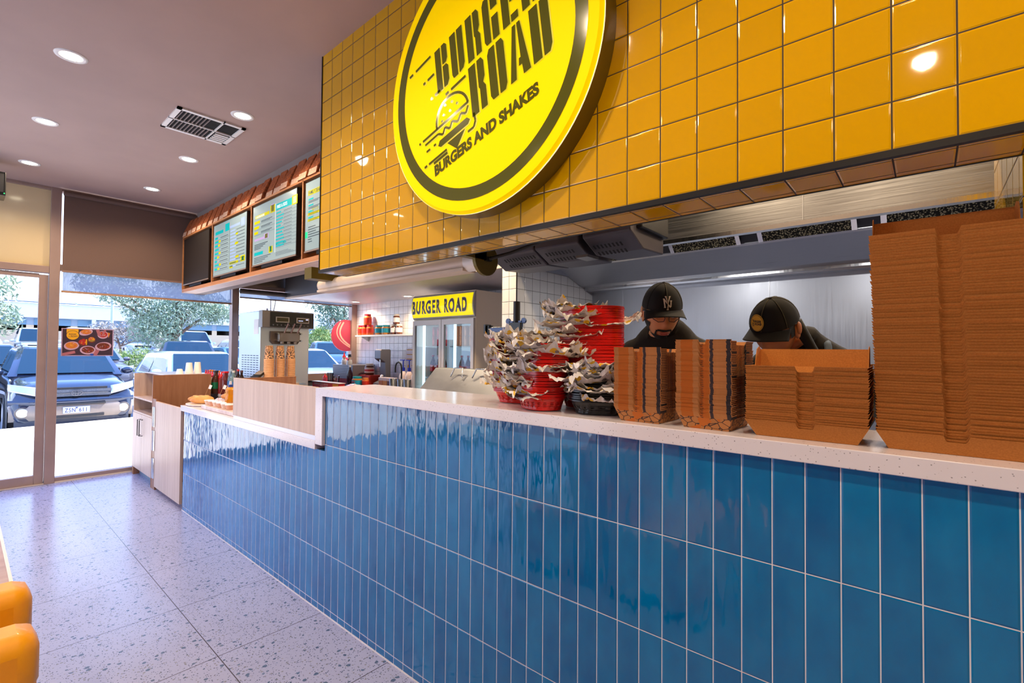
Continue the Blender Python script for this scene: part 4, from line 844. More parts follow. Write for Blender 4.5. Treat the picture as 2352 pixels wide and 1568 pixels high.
for y in (.97, 1.09): m = M(); m.cyl((-5.55, y, 1.1), (-5.55, y, 1.42), .005, steel_b, n=8); m.build('rod', t)
# ---------------------------------------------------------------- small things on the low worktop
plain = mat('cup_plain', 'f2ece8', .6)
for (x, y, h, lab) in ((-6.42, .27, .055, 'short upside down white paper cup on the cabinet, leftmost of three'), (-6.45, .37, .125, 'tall upside down white paper cup on the cabinet, middle of three'), (-6.47, .46, .13, 'tall upside down white paper cup on the cabinet nearest the sauces')):
    m = M(); r_ = .036 if h < .1 else .041; m.lathe([(r_, 0), (r_+.001, .005), (r_*.99, .007), (r_*.72, h-.003), (r_*.66, h), (.0001, h)], plain, n=22)
    if h > .1: m.lathe([(r_+.001, .018), (r_+.002, .02), (r_+.001, .022)], plain, n=22, caps=False)
    o = m.build('paper_cup', smooth=40, local=True); o.location = (x, y, 1.2); tag(o, lab, 'paper cup', 'white cups on the cabinet')
# squeeze bottles
caps = [('c8101a', 'red'), ('d8101a', 'red'), ('e87a10', 'orange'), ('e06a10', 'orange'), ('e87a10', 'orange'), ('c8101a', 'red'), ('e87a10', 'orange'), ('d0101a', 'red')]
for i, (c, cn) in enumerate(caps):
    x = -6.98+i*.098; y = .70-i*.006
    m = M(); m.lathe([(.036, 0), (.038, .01), (.038, .17), (.03, .19), (.0001, .19)], mat('sauce_body_%s' % cn, '8a1c18' if cn == 'red' else 'd8b070', .35), n=16)
    o = m.build('squeeze_bottle', smooth=45, local=True); m = M(); m.lathe([(.034, .185), (.034, .205), (.012, .225), (.006, .262), (.0001, .264)], mat('cap_red', 'd0141c', .35), n=14); k = m.build('screw_cap', o, smooth=45, local=True)
    if cn == 'orange': m = M(); m.lathe([(.012, .250), (.012, .268), (.0001, .270)], mat('cap_orange', 'e8860c', .4), n=12); m.build('nozzle_tip', o, smooth=45, local=True)
    o.location = (x, y, .958); tag(o, 'squeeze sauce bottle with %s tip, number %s of the row from the window side' % (cn, ['one', 'two', 'three', 'four', 'five', 'six', 'seven', 'eight'][i]), 'sauce bottle', 'squeeze bottles on the sauce bench')
brownb = mat('sauce_brown', '4c2c22', .15); greenl = mat('label_green', '0c7048', .4); blkc = mat('cap_black', '201c20', .4)
def put(o, loc, lab, cat, grp=None): o.location = loc; tag(o, lab, cat, grp); return o
put(bottle('sauce_bottle', .27, .045, brownb, blkc, greenl, .5, (.22, .5)), (-6.33, .61, .962), 'brown barbecue sauce bottle with a green label and black cap', 'bottle')
put(bottle('sauce_bottle', .265, .05, mat('sauce_maroon', '6a2c2c', .2), mat('cap_red', 'd0141c'), None, .55), (-6.17, .66, .962), 'maroon sauce bottle with red cap right of the green labelled bottle', 'bottle')
blg = mat('water_blue', '9cc8e0', .1, trans=.7)
put(bottle('water_bottle', .29, .036, blg, mat('cap_pale', 'a8b8c8', .4), mat('label_blue', '2c70b0', .4), .33), (-6.06, .68, .962), 'pale blue water bottle with grey cap, first of four behind the wood screen', 'bottle', 'drink bottles behind the wood screen')
put(bottle('water_bottle', .28, .038, mat('water_green', 'b8d8d0', .1, trans=.7), mat('cap_white', 'd8d8d4', .4), mat('label_blue2', '2878b8', .4), .33), (-5.95, .67, .962), 'clear bottle with white cap, second of four behind the wood screen', 'bottle', 'drink bottles behind the wood screen')
put(bottle('cola_bottle', .30, .036, cola, mat('cap_red2', 'c03038', .4), redl, .33), (-5.85, .68, .962), 'cola bottle with red cap behind the wood screen', 'bottle', 'drink bottles behind the wood screen')
put(bottle('cola_bottle', .29, .038, cola, mat('cap_dk', '503840', .4), whl, .36), (-5.75, .68, .962), 'dark drink bottle with brown cap behind the wood screen', 'bottle', 'drink bottles behind the wood screen')
# serving board, riser, rolls, sauce pots, honey bottle, flags
t = thing('serving_plate', 'oval white serving plate under the bread rolls', 'plate', (-5.07, .14, .962))
m = M(); m.lathe([(.13, 0), (.14, .006), (.142, .013), (.13, .012), (.0001, .011)], mat('serving_white', 'e4d8d8', .3), (-5.14, .115, .9635), 30, sx=1.3, sy=.8); m.build('plate_body', t, smooth=40)
t = thing('wooden_riser', 'low pale marble riser block holding the sauce pots', 'riser', (-4.4, .2, .962))
m = M(); m.prism([(-3.97, .03), (-3.97, .5), (-5.42, .5), (-5.42, .34), (-4.88, .09), (-4.84, .03)], 2, .963, .994, noisy('riser_stone', 'dccccc', 'c0a8a8', 14, .4)); m.build('riser_block', t, bev=.003)
bread = noisy('bread_crust', 'c87828', 'e0a860', 9, .5, obj=True)
for i, (x, y, z, a, lab) in enumerate(((-5.26, .15, .975, .9, 'golden bread roll at the window end of the plate'), (-5.12, .12, .975, .7, 'golden bread roll in the middle front of the plate'), (-5.10, .36, .994, .5, 'long bread roll behind the two golden rolls'))):
    m = M(); m.ell((0, 0, .033), (.115, .042, .034), bread, 20, 12, fn=lambda d: Vector((d.x, d.y, max(d.z, -.85)))); o = m.build('bread_roll', smooth=180, local=True)
    for k_ in (-1, 0, 1): m = M(); m.ell((k_*.05, 0, .064), (.022, .006, .004), mat('bread_cut', 'f0c88c', .7), 10, 6); m.build('score_mark', o, smooth=180, local=True)
    o.location = (x, y, z); o.rotation_euler = (0, 0, a); tag(o, lab, 'bread roll')
for i in range(6):
    x = -4.80+i*.10; m = M(); m.lathe([(.026, 0), (.036, .036), (.038, .037), (.038, .040), (.034, .039), (.0001, .036)], mat('pot_%d' % (i % 2), 'dfa484' if i % 2 else 'e8c8b0', .5), n=18)
    o = m.build('sauce_pot', smooth=40, local=True); m = M(); m.lathe([(.0001, .0415), (.038, .0415), (.039, .038)], mat('pot_lid', 'ece8e8', .25), n=18); m.build('lid', o, smooth=40, local=True)
    o.location = (x, .08, .995); tag(o, 'small lidded sauce pot on the riser, %s from the bread rolls' % ['first', 'second', 'third', 'fourth', 'fifth', 'sixth'][i], 'sauce pot', 'sauce pots on the riser')
hon = mat('honey', 'd88c08', .12, trans=.25)
m = M(); m.lathe([(.040, 0), (.044, .01), (.043, .045), (.036, .06), (.034, .085), (.042, .105), (.040, .125), (.022, .142), (.0001, .143)], hon, n=20); o = m.build('honey_bottle', smooth=60, local=True)
m = M(); m.lathe([(.0425, .012), (.0425, .038)], redl, n=20, caps=False); m.build('label_band', o, smooth=60, local=True)
m = M(); m.lathe([(.021, .142), (.021, .165), (.0001, .166)], mat('cap_navy', '1c3c90', .4), n=16); m.build('screw_cap', o, smooth=40, local=True)
m = M(); m.lathe([(.012, .165), (.009, .195), (.0001, .197)], mat('cap_clear', 'd0c8d0', .3), n=12); m.build('nozzle', o, smooth=40, local=True)
put(o, (-4.86, .27, .995), 'squat honey bottle with blue cap and red band beside the wood screen', 'bottle')
for i, (x, y) in enumerate(((-5.33, .19), (-5.22, .28), (-5.12, .28), (-5.02, .33))):
    m = M(); m.cyl((0, 0, 0), (.06, .035, .15), .0015, mat('stick', 'c89868', .6), n=6); o = m.build('flag_pick', local=True)
    m = M(); fm_ = whl if i != 2 else mat('flag_yellow', 'e8a818', .5); m.add([(.045, .026, .112), (.06, .035, .15), (.085, .05, .142), (.07, .041, .105)], [(0, 1, 2, 3)], fm_); m.build('flag', o, solid=.001, local=True)
    put(o, (x, y, .99), 'thin wooden skewer with a %s flag, %s above the bread rolls' % ('yellow' if i == 2 else 'white', ['leftmost', 'second', 'third', 'rightmost'][i]), 'food pick', 'flag skewers over the rolls')
# ---------------------------------------------------------------- rear bench things
BZ = .941
t = thing('small_oven', 'dark grey countertop oven with horizontal slats by the window', 'oven', (-6.95, 2.7, BZ))
m = M(); m.box(-7.22, -6.62, 2.56, 2.95, BZ, 1.255, grey_p); m.build('oven_body', t, bev=.006)
for k in range(7): m = M(); m.box(-7.19, -6.7, 2.553, 2.56, 1.05+k*.026, 1.06+k*.026, mat('slat_grey', '8c8890', .4)); m.build('slat', t)
m = M(); m.box(-7.2, -6.64, 2.552, 2.56, .955, 1.04, mat('oven_red', '8c3038', .3)); m.build('oven_door', t)
def figurine(x, y, hat, body, lab):
    t = thing('figurine', lab, 'figurine', (x, y, 1.256), 'figurines on the oven')
    m = M(); m.lathe([(.035, 0), (.045, .03), (.035, .075), (.0001, .085)], body, (x, y, 1.256), 14); m.build('body', t, smooth=60)
    m = M(); m.ell((x, y, 1.36), .028, mat('fig_face', 'e8c8b0', .5), 12, 8); m.build('head', t, smooth=180)
    m = M(); 
    if hat == 'cone': m.lathe([(.032, 0), (.012, .04), (.004, .075), (.0001, .078)], mat('hat_red', 'c81418', .6), (x, y, 1.37), 12)
    else: m.lathe([(.038, 0), (.038, .004), (.024, .006), (.024, .04), (.0001, .041)], mat('hat_blk', '2a3040', .6), (x, y, 1.378), 12)
    m.build('hat', t, smooth=40)
    m = M(); m.ell((x+.005, y-.025, 1.33), (.02, .012, .02), redl if hat != 'cone' else whl, 10, 8); m.build('scarf', t, smooth=180)
figurine(-6.98, 2.62, 'cone', mat('fig_white', 'e8e4e0', .6), 'small figurine in a red pointed hat on the oven')
figurine(-6.82, 2.62, 'top', mat('fig_white', 'e8e4e0', .6), 'small snowman figurine in a dark top hat on the oven')
def jar(h, r, body, lid, lab_m, name='jar', sq=1):
    m = M(); m.lathe([(r*.92, 0), (r, .012), (r, h*.74), (r*.8, h*.83), (.0001, h*.83)], body, n=18, sy=sq); o = m.build(name, smooth=45, local=True)
    m = M(); m.lathe([(r*.86, h*.82), (r*.86, h), (.0001, h)], lid, n=18, sy=sq); m.build('lid', o, smooth=40, local=True)
    m = M(); m.lathe([(r*1.02, h*.2), (r*1.02, h*.66)], lab_m, n=18, caps=False, sy=sq); lb = m.build('label_band', o, smooth=60, local=True); return o
spr = mat('spread_brown', '5a2c18', .2); pbm = mat('peanut', 'c08038', .35); pbb = mat('peanut_label', '1898b0', .4); cfl = mat('biscoff_label', 'd83018', .4); bisc = mat('biscoff', 'd86820', .35)
def labelled(o, txt, col_, z, s_, r, rot=0):
    m = M(); m.text(txt, s_, col_, frame((0, -r*1.05, z), (1, 0, 0), (0, 0, 1)), align='CENTER', bold=.001, sx=.9)
    m.v = [(v[0], -math.sqrt(max(0, (r*1.035)**2-v[0]**2)), v[2]) for v in m.v]; m.build('label_text', o, local=True)
sh = 1.725
t = thing('wall_shelf', 'white wall shelf on the tiles carrying the jars', 'shelf', (-6.3, 2.9, 1.7))
m = M(); m.box(-7.02, -5.0, 2.83, 3.0, 1.70, 1.724, white_p); m.build('shelf_board', t)
m = M(); m.prism([(2.85, 1.70), (3.0, 1.70), (3.0, 1.62)], 0, -6.9, -6.88, white_p); m.build('shelf_bracket', t)
def rj(kind, x, z, lab, grp):
    if kind == 'b': o = jar(.158, .055, bisc, mat('lid_red', 'c81828', .35), cfl, 'spread_jar')
    elif kind == 'B': o = jar(.175, .062, bisc, mat('lid_red', 'c81828', .35), cfl, 'spread_jar')
    elif kind == 'p': o = jar(.145, .066, pbm, mat('lid_teal', '1898a8', .35), pbb, 'peanut_butter_jar')
    else: o = jar(.15, .05, spr, mat('lid_cream', 'd8ccc0', .35), mat('label_cream', 'e8dcd8', .4), 'spread_jar')
    put(o, (x, 2.90, z), lab, 'jar', grp); return o
for i, x in enumerate((-6.955, -6.84, -6.70)): rj('b', x, sh, 'orange jar with a red lid on the shelf, %s of the bottom three' % ['leftmost', 'middle', 'rightmost'][i], 'red lidded jars on the shelf')
rj('B', -6.77, sh+.159, 'orange jar with red lid stacked on top of the others', 'red lidded jars on the shelf')
for i, x in enumerate((-6.44, -6.26)): rj('p', x, sh, 'peanut butter jar with teal lid and label, %s of the two' % ['left', 'right'][i], 'teal lidded jars on the shelf')
for i, x in enumerate((-6.06, -5.93)): rj('n', x, sh, 'dark spread jar with cream lid, %s lower one on the shelf' % ['left', 'right'][i], 'dark spread jars')
rj('n', -6.0, sh+.151, 'dark spread jar on top of two others by the fridge', 'dark spread jars')
m = M(); m.box(-5.88, -5.62, 2.994, 2.999, 1.16, 1.52, mat('poster_white', 'd4d0e0', .5)); o = m.build('wall_notice'); tag(o, 'white notice with yellow lines taped to the tiles beside the fridge', 'notice')
m = M()
for z in (1.49, 1.42, 1.35): m.box(-5.86, -5.68, 2.992, 2.994, z, z+.012, mat('notice_gold', 'c89838', .6))
m.cyl((-5.81, 2.992, 1.25), (-5.81, 2.994, 1.25), .028, mat('notice_badge', 'd8a818'), n=20); m.box(-5.75, -5.68, 2.992, 2.994, 1.26, 1.268, mat('notice_gold', 'c89838')); m.build('notice_print', o)
t = thing('milkshake_mixer', 'tall grey milkshake mixer on the rear bench', 'mixer', (-6.1, 2.7, BZ))
mg = mat('mixer_grey', '6c6c74', .35, .5)
m = M(); m.prism([(2.64, BZ), (2.84, BZ), (2.84, 1.49), (2.82, 1.50), (2.68, 1.50), (2.66, 1.48), (2.66, 1.36), (2.74, 1.31), (2.76, 1.05), (2.64, 1.0)], 0, -6.20, -6.04, mg); m.build('mixer_body', t, bev=.008)
m = M(); m.cyl((-6.09, 2.69, 1.36), (-6.09, 2.69, 1.24), .012, steel_b); m.build('spindle', t)
m = M(); m.cyl((-6.08, 2.72, 1.10), (-6.08, 2.70, 1.11), .022, white_p, n=14); m.build('switch_knob', t)
put(bottle('syrup_bottle', .31, .043, mat('syrup', '241020', .1), whl, None, .34), (-6.6, 2.5, BZ), 'dark syrup bottle with a pale pump top beside the oven', 'bottle')
o = jar(.17, .07, spr, mat('lid_cream', 'd8ccc0'), mat('nut_label', 'e0c8c0', .4), 'spread_jar'); put(o, (-6.42, 2.72, 1.11), 'big dark spread jar on a red box left of the mixer', 'jar')
m = M(); m.lathe([(.072, .055), (.072, .085)], redl, n=18, caps=False); m.build('label_stripe', o, smooth=60, local=True)
m = M(); m.box(-6.55, -6.27, 2.62, 2.82, BZ, 1.108, mat('red_carton', 'b8281c', .5)); o = m.build('carton'); tag(o, 'red carton standing under the big spread jar', 'box')
o = jar(.155, .075, pbm, mat('lid_teal', '1898a8'), mat('skip_label', '10a0c8', .4), 'peanut_butter_jar'); put(o, (-6.36, 2.48, BZ), 'peanut butter jar with blue label reading SKIPPY in front of the mixer', 'jar')
labelled(o, 'SKIPPY', mat('skip_red', 'd03028', .4), .062, .036, .077)
o = jar(.14, .05, bisc, mat('lid_orange', 'd88030', .4), cfl, 'spread_jar'); put(o, (-6.22, 2.53, BZ), 'orange jar squeezed between the peanut butter and the mixer', 'jar')
for i, c in enumerate(('c88060', 'd08c58', '5c4860')):
    m = M(); m.box(-.045, .045, -.05, .05, 0, .125, mat('tub_%d' % i, c, .3)); o = m.build('storage_tub', local=True); m = M(); m.box(-.048, .048, -.053, .053, .115, .16, mat('tub_lid', 'e0ccd0', .3)); m.build('lid', o, local=True, bev=.004)
    put(o, (-5.87+i*.105, 2.6, BZ), 'clear tub with %s filling and pink lid' % ['rust', 'orange', 'purple'][i], 'storage tub', 'tubs on the rear bench')
for i in range(3):
    t_ = thing('pump_jug', ['white jug with blue pump, nearest the mixer', 'white jug with blue pump in the middle of three', 'white jug with blue pump nearest the fridge'][i], 'pump bottle', (-5.68+i*.14, 2.80, BZ), 'blue pump jugs'); x = -5.68+i*.14
    m = M(); m.lathe([(.06, 0), (.062, .02), (.06, .18), (.03, .24), (.02, .25), (.0001, .25)], mat('jug_pink', 'e8d4d0', .4), (x, 2.80, BZ), 16); m.build('jug_body', t_, smooth=45)
    m = M(); bl_ = mat('pump_blue', '1030c0', .4); m.cyl((x, 2.8, BZ+.25), (x, 2.8, BZ+.30), .024, bl_); m.cyl((x, 2.8, BZ+.30), (x, 2.8, BZ+.40), .008, bl_); m.box(x-.07, x+.025, 2.79, 2.81, BZ+.40, BZ+.413, bl_); m.build('pump', t_)
t = thing('kitchen_tap', 'black gooseneck tap over the steel cups', 'tap', (-5.42, 2.58, BZ))
m = M(); pts = [(-5.42, 2.58, BZ), (-5.42, 2.58, 1.24)]+[(-5.49+.07*math.cos(a), 2.58, 1.24+.085*math.sin(a)) for a in [math.pi*k/8 for k in range(1, 9)]]+[(-5.56, 2.58, 1.18)]
m.tube(pts, .011, black_m, 10); m.build('spout', t, smooth=60)
for i, x in enumerate((-5.50, -5.32, -5.18)):
    m = M(); m.lathe([(.038, 0), (.052, .16), (.054, .162), (.050, .160), (.036, .004), (.0001, .004)], steel_b, n=22); o = m.build('steel_cup', smooth=40, local=True)
    put(o, (x, 2.50, BZ), ['shiny steel shake cup left of the tap', 'shiny steel shake cup right of the tap', 'shiny steel shake cup nearest the fridge'][i], 'steel cup', 'steel shake cups')
t = thing('blender', 'dark tipped blender jug between steel cups and fridge', 'blender', (-5.03, 2.62, BZ)); 
m = M(); m.box(-5.1, -4.98, 2.58, 2.7, BZ, 1.05, black_p); m.lathe([(.035, 0), (.055, .18), (.0001, .18)], clear, (-5.04, 2.64, 1.05), 14); m.build('blender_body', t, bev=.004); m = M(); m.box(-5.09, -5.0, 2.6, 2.68, 1.232, 1.26, black_p); m.build('lid', t)
# items right behind the counter by the ice cream machine: cling wrap, tub, plastic cups
t = thing('side_bench', 'stainless bench between the ice cream machine and the counter', 'bench', (-5.6, 1.9, 0))
m = M(); m.box(-6.95, -4.9, 1.80, 2.30, 0, .93, steel_x); m.box(-5.9, -5.3, .99, 1.5, 0, .95, steel_x); m.build('bench_body', t)
m = M(); m.box(-6.72, -5.98, 1.98, 2.06, .95, 1.03, mat('wrap_red', 'c8140c', .4)); m.box(-6.73, -5.97, 1.97, 2.07, 1.03, 1.036, mat('wrap_lid', 'e0d8d4', .4)); m.box(-6.15, -6.0, 1.978, 1.98, .96, 1.02, mat('wrap_pic', 'e89820', .5)); o = m.build('cling_wrap_box'); tag(o, 'long red box of cling wrap lettered food service cling wrap', 'box'); 
m = M(); ww = mat('wrap_text', 'f0d0c8', .5); m.text('PREMIUM FOOD SERVICE', .030, ww, frame((-6.66, 1.9785, .993), (1, 0, 0), (0, 0, 1)), bold=.0004, sx=1.15); m.text('CLING WRAP', .030, ww, frame((-6.5, 1.9785, .962), (1, 0, 0), (0, 0, 1)), bold=.0004, sx=1.15); m.build('box_lettering', o)
m = M(); m.box(-6.95, -5.9, 1.96, 2.2, .931, .95, steel_b); o = m.build('metal_tray'); tag(o, 'flat steel tray under the cling wrap box', 'tray')
m = M(); m.ell((-5.75, 2.06, .985), (.17, .09, .05), mat('bag_white', 'e0c8d8', .25, trans=.2), 16, 8, fn=lambda d: Vector((d.x, d.y, d.z*(1+.25*math.sin(9*d.x)*math.cos(7*d.y))))); o = m.build('bread_bag', smooth=60); tag(o, 'crumpled clear bag right of the cling wrap', 'bag')
m = M(); m.ell((-5.75, 2.03, .97), (.13, .07, .03), mat('bag_bun', 'd89030', .5), 12, 8); m.build('bun_inside', o, smooth=180)
for i, (x, c, lab) in enumerate(((-7.02, 'e03040', 'pink sauce bottle with red cone cap beside the machine'), )):
    m = M(); m.lathe([(.035, 0), (.036, .1), (.03, .12), (.0001, .12)], mat('pink_sauce', 'c84868', .3), n=14); o = m.build('squeeze_bottle', smooth=45, local=True); m = M(); m.lathe([(.034, .12), (.03, .14), (.008, .16), (.0001, .2)], mat('cap_red', 'd0141c'), n=14); m.build('screw_cap', o, smooth=45, local=True)
    put(o, (-6.78, 2.2, .952), lab, 'sauce bottle')
for i, (x, h) in enumerate(((-6.62, .2), (-6.45, .16))):
    m = M(); m.lathe([(.03, 0), (.045, h), (.046, h), (.04, h-.002), (.0001, h-.01)], clear, n=16); o = m.build('plastic_cup', smooth=45, local=True); put(o, (x, 2.2, .952), ['tall stack of clear plastic cups by the window', 'clear tub of straws right of the plastic cups'][i], 'plastic cup')
for i, x in enumerate((-6.52, -6.28)): 
    m = M(); m.lathe([(.05, 0), (.05, .04 if i else .015), (.0001, .04 if i else .015)], mat('cap_red', 'd0141c'), n=16); o = m.build('red_lid', smooth=40, local=True); put(o, (x+.0, 2.12, .952), ['flat red lid behind the cling wrap box', 'red lidded black tub behind the cling wrap box'][i], 'lid')
m = M(); m.box(-5.47, -5.3, 1.12, 1.14, 1.0, 1.012, mat('scoop_orange', 'e8a030', .4)); m.box(-5.5, -5.3, 1.1, 1.3, .951, 1.0, steel_b); o = m.build('scoop_well'); tag(o, 'steel scoop well with an orange handle by the cup stacks', 'scoop')
t = thing('card_terminal', 'small dark payment terminal on a stand left of the cup stacks', 'card reader', (-5.62, .72, .962))
m = M(); m.cyl((-5.62, .80, .962), (-5.62, .80, 1.17), .012, black_m); m.build('stand', t)
m = M(); m.box(-.05, .05, -.09, .09, -.01, .012, black_p, T_(-5.62, .80, 1.195, .5, .5)); m.build('terminal_body', t, bev=.005)
m = M(); m.box(-.04, .04, -.0, .08, .012, .014, mat('term_screen', '8c8078', .2), T_(-5.62, .80, 1.195, .5, .5)); m.build('terminal_screen', t)
# ---------------------------------------------------------------- poster and red disc on the glass
def flat_art(name, parent, L, T):
    m = M()
    for f in L: f(m, T)
    return m.build(name, parent)
t = thing('window_poster', 'landscape food poster with a yellow badge stuck on the window', 'poster', (XW+.02, -.4, 1.39))
m = M(); m.box(XW+.008, XW+.012, -.632, -.178, 1.392, 1.706, mat('poster_edge', 'b89cb8', .5)); m.build('poster_sheet', t)
T = frame((XW+.0125, -.405, 1.549), (0, 1, 0), (0, 0, 1)); m = M(); pd = mat('poster_dark', '3c2838', .45)
pl(m, [(-.217, -.147), (.217, -.147), (.217, .147), (-.217, .147)], 0, pd, T)
def disc(m, x, y, rx, ry, mt, z, T, n=20, a=0): pl(m, [(x+rx*math.cos(t_)*math.cos(a)-ry*math.sin(t_)*math.sin(a), y+rx*math.cos(t_)*math.sin(a)+ry*math.sin(t_)*math.cos(a)) for t_ in [2*math.pi*i/n for i in range(n)]], z, mt, T)
pw = mat('poster_paper', 'c8a0b4', .5); po = mat('poster_orange', 'd07828', .5); pr_ = mat('poster_red', 'b02418', .5); pb_ = mat('poster_brown', '6c2c18', .5); py_ = mat('poster_yellow', 'e8a810', .5); ps_ = mat('poster_skin', 'b06870', .5); pg_ = mat('poster_green', '7c9030', .5)
rp = random.Random(5)
for (x, y, rx, ry, base_, top_) in ((-.14, -.04, .065, .048, pw, po), (-.02, .115, .06, .035, pw, po), (.0, -.09, .07, .05, pw, pb_), (.135, -.045, .075, .05, pw, pb_), (.13, .09, .05, .045, pw, pr_), (-.045, .0, .045, .038, pb_, pr_), (.03, .03, .036, .036, pb_, po)):
    disc(m, x, y, rx, ry, base_, .0004, T, a=rp.uniform(-.3, .5)); disc(m, x, y+.004, rx*.78, ry*.75, top_, .0008, T)
    for k in range(16):
        a = rp.uniform(0, 6.28); q_ = rp.uniform(0, .7); xx, yy_ = x+rx*q_*math.cos(a)*.9, y+ry*q_*math.sin(a)*.9; b_ = rp.uniform(0, 3.1)
        bar(m, xx-.009*math.cos(b_), yy_-.009*math.sin(b_), xx+.009*math.cos(b_), yy_+.009*math.sin(b_), .0035, .0011+k*.00004, rp.choice([po, py_, pr_, pw, po]) if top_ is not pb_ else rp.choice([pb_, po, pr_, pw]), T)
pl(m, [(-.05, .0-.03), (-.03, .0-.03), (-.03, .04), (-.05, .04)], .0018, pr_, T); pl(m, [(-.02, -.03), (-.01, -.03), (-.01, .035), (-.02, .035)], .0018, py_, T); disc(m, .03, .018, .03, .005, pg_, .0019, T)
for (x0_, y0_, x1_, y1_, w_) in ((-.217, -.14, -.11, -.11, .03), (.06, -.147, .085, -.09, .035), (.08, .147, .1, .08, .03), (.15, .147, .13, .1, .02)): bar(m, x0_, y0_, x1_, y1_, w_, .002, ps_, T)
disc(m, .035, -.14, .018, .012, mat('poster_blue', '2c50b0', .5), .002, T); pl(m, [(.17, .12), (.195, .11), (.18, .055)], .002, po, T)
pl(m, [(-.185, .147), (-.085, .147), (-.085, .09), (-.185, .09)], .0022, py_, T); disc(m, -.133, .078, .056, .054, pd, .0024, T, 28); disc(m, -.133, .078, .052, .050, py_, .0026, T, 28)
m2 = m; m2.text('BURGER', .022, pd, T @ T_(-.165, .082, .0029), bold=.0004, sx=.75); m2.text('ROAD', .022, pd, T @ T_(-.148, .060, .0029), bold=.0004, sx=.9); bar(m, -.17, .066, -.152, .066, .002, .0029, pd, T); bar(m, -.17, .057, -.11, .057, .0015, .0029, pd, T)
m.build('poster_print', t)
t = thing('round_window_decal', 'round translucent red disc sign with pale wave on the window glass', 'sign', (XW+.03, 2.78, 1.48))
T = frame((XW+.016, 2.83, 1.724), (0, 1, 0), (0, 0, 1)); m = M(); rd = mat('disc_red', 'a83850', .3, emit=.1); rw = mat('disc_wave', 'e0a090', .4, emit=.2)  # emission paints a faint backlit glow into disc and wave
m.cyl((XW+.006, 2.83, 1.724), (XW+.015, 2.83, 1.724), .262, rd, n=48); m.build('disc', t)
m = M()
for off, w_ in ((0, .018), (.045, .026)):
    pts = [(-.16+off+.10*((1-s_)**1.0)*(1)+(-.07*math.sin(math.pi*s_)), -.2+.42*(1-s_)) for s_ in [k/10 for k in range(11)]]
    pts = [(-.10+off*1.2-.085*math.sin(math.pi*(k/10))+.22*(k/10)**3, .22-.44*k/10) for k in range(11)]
    for a, b in zip(pts, pts[1:]): bar(m, *a, *b, w_, .0015, rw, T)
m.build('wave', t)
# ---------------------------------------------------------------- booths and table at lower left
vin = noisy('yellow_vinyl', 'f0a400', 'e89a00', 30, .38, bump=.0004, coat=.15); vin.node_tree.nodes['Principled BSDF'].inputs['Specular IOR Level'].default_value = .6
def booth(xa, ya, lab, w=1.0, dr=-1):
    t = thing('booth_seat', lab, 'booth', (xa, ya-.5, 0), 'yellow booths')
    m = M(); m.box(xa-.11, xa, ya-w, ya, .0, .80, vin); m.build('backrest_panel', t, bev=.02)
    m = M(); m.box(xa-.12, xa+.006, ya-w-.004, ya+.004, .75, .89, vin); m.build('headrest_roll', t, bev=.035, smooth=30)
    m = M(); m.box(*((xa-.55, xa-.11) if dr < 0 else (xa, xa+.45)), ya-w, ya, .05, .44, vin); m.build('seat', t, bev=.03)
booth(-1.42, -1.256, 'mustard yellow vinyl booth nearest the camera at the lower left corner', 1.0, 1)
booth(-1.70, -1.247, 'mustard yellow vinyl booth back between the near booth and the table')
t = thing('dining_table', 'pale plank table edge beyond the yellow booths', 'table', (-2.3, -1.6, 0))
m = M(); m.box(-2.80, -1.97, -2.2, -1.268, .772, .80, wood_mat('table_plank', 'b8a0a8', '8c6c70', 1, .3)); m.build('tabletop', t)
m = M(); m.box(-2.80, -1.96, -1.268, -1.260, .770, .802, mat('table_edge', 'e8dce8', .3)); m.build('edge_strip', t)
m = M(); m.cyl((-2.4, -1.75, .02), (-2.4, -1.75, .772), .04, black_m); m.cyl((-2.4, -1.75, 0), (-2.4, -1.75, .02), .25, black_m, n=24); m.build('pedestal', t)
# ---------------------------------------------------------------- people
def skin_mesh(pts, edges, rad, sub=2, root=0):
    me = bpy.data.meshes.new('sk'); me.from_pydata(pts, edges, []); ob = bpy.data.objects.new('sk', me); C.objects.link(ob)
    md = ob.modifiers.new('s', 'SKIN'); md.use_smooth_shade = True; md.branch_smoothing = .6
    if not me.skin_vertices: me.skin_vertices.new() if hasattr(me.skin_vertices, 'new') else None
    if not me.skin_vertices:
        bpy.context.view_layer.objects.active = ob; ob.select_set(True); bpy.ops.mesh.customdata_skin_add()
    for i, r_ in enumerate(rad):
        v = me.skin_vertices[0].data[i]; v.radius = r_ if isinstance(r_, tuple) else (r_, r_); v.use_root = (i == root)
    sb = ob.modifiers.new('u', 'SUBSURF'); sb.levels = sub
    dg = bpy.context.evaluated_depsgraph_get(); ev = bpy.data.meshes.new_from_object(ob.evaluated_get(dg))
    vs = [tuple(v.co) for v in ev.vertices]; fs = [tuple(p.vertices) for p in ev.polygons]
    bpy.data.objects.remove(ob); bpy.data.meshes.remove(me); bpy.data.meshes.remove(ev); return vs, fs
def g(d, c, s): return math.exp(-sum(((d[i]-c[i])/s[i])**2 for i in range(3)))
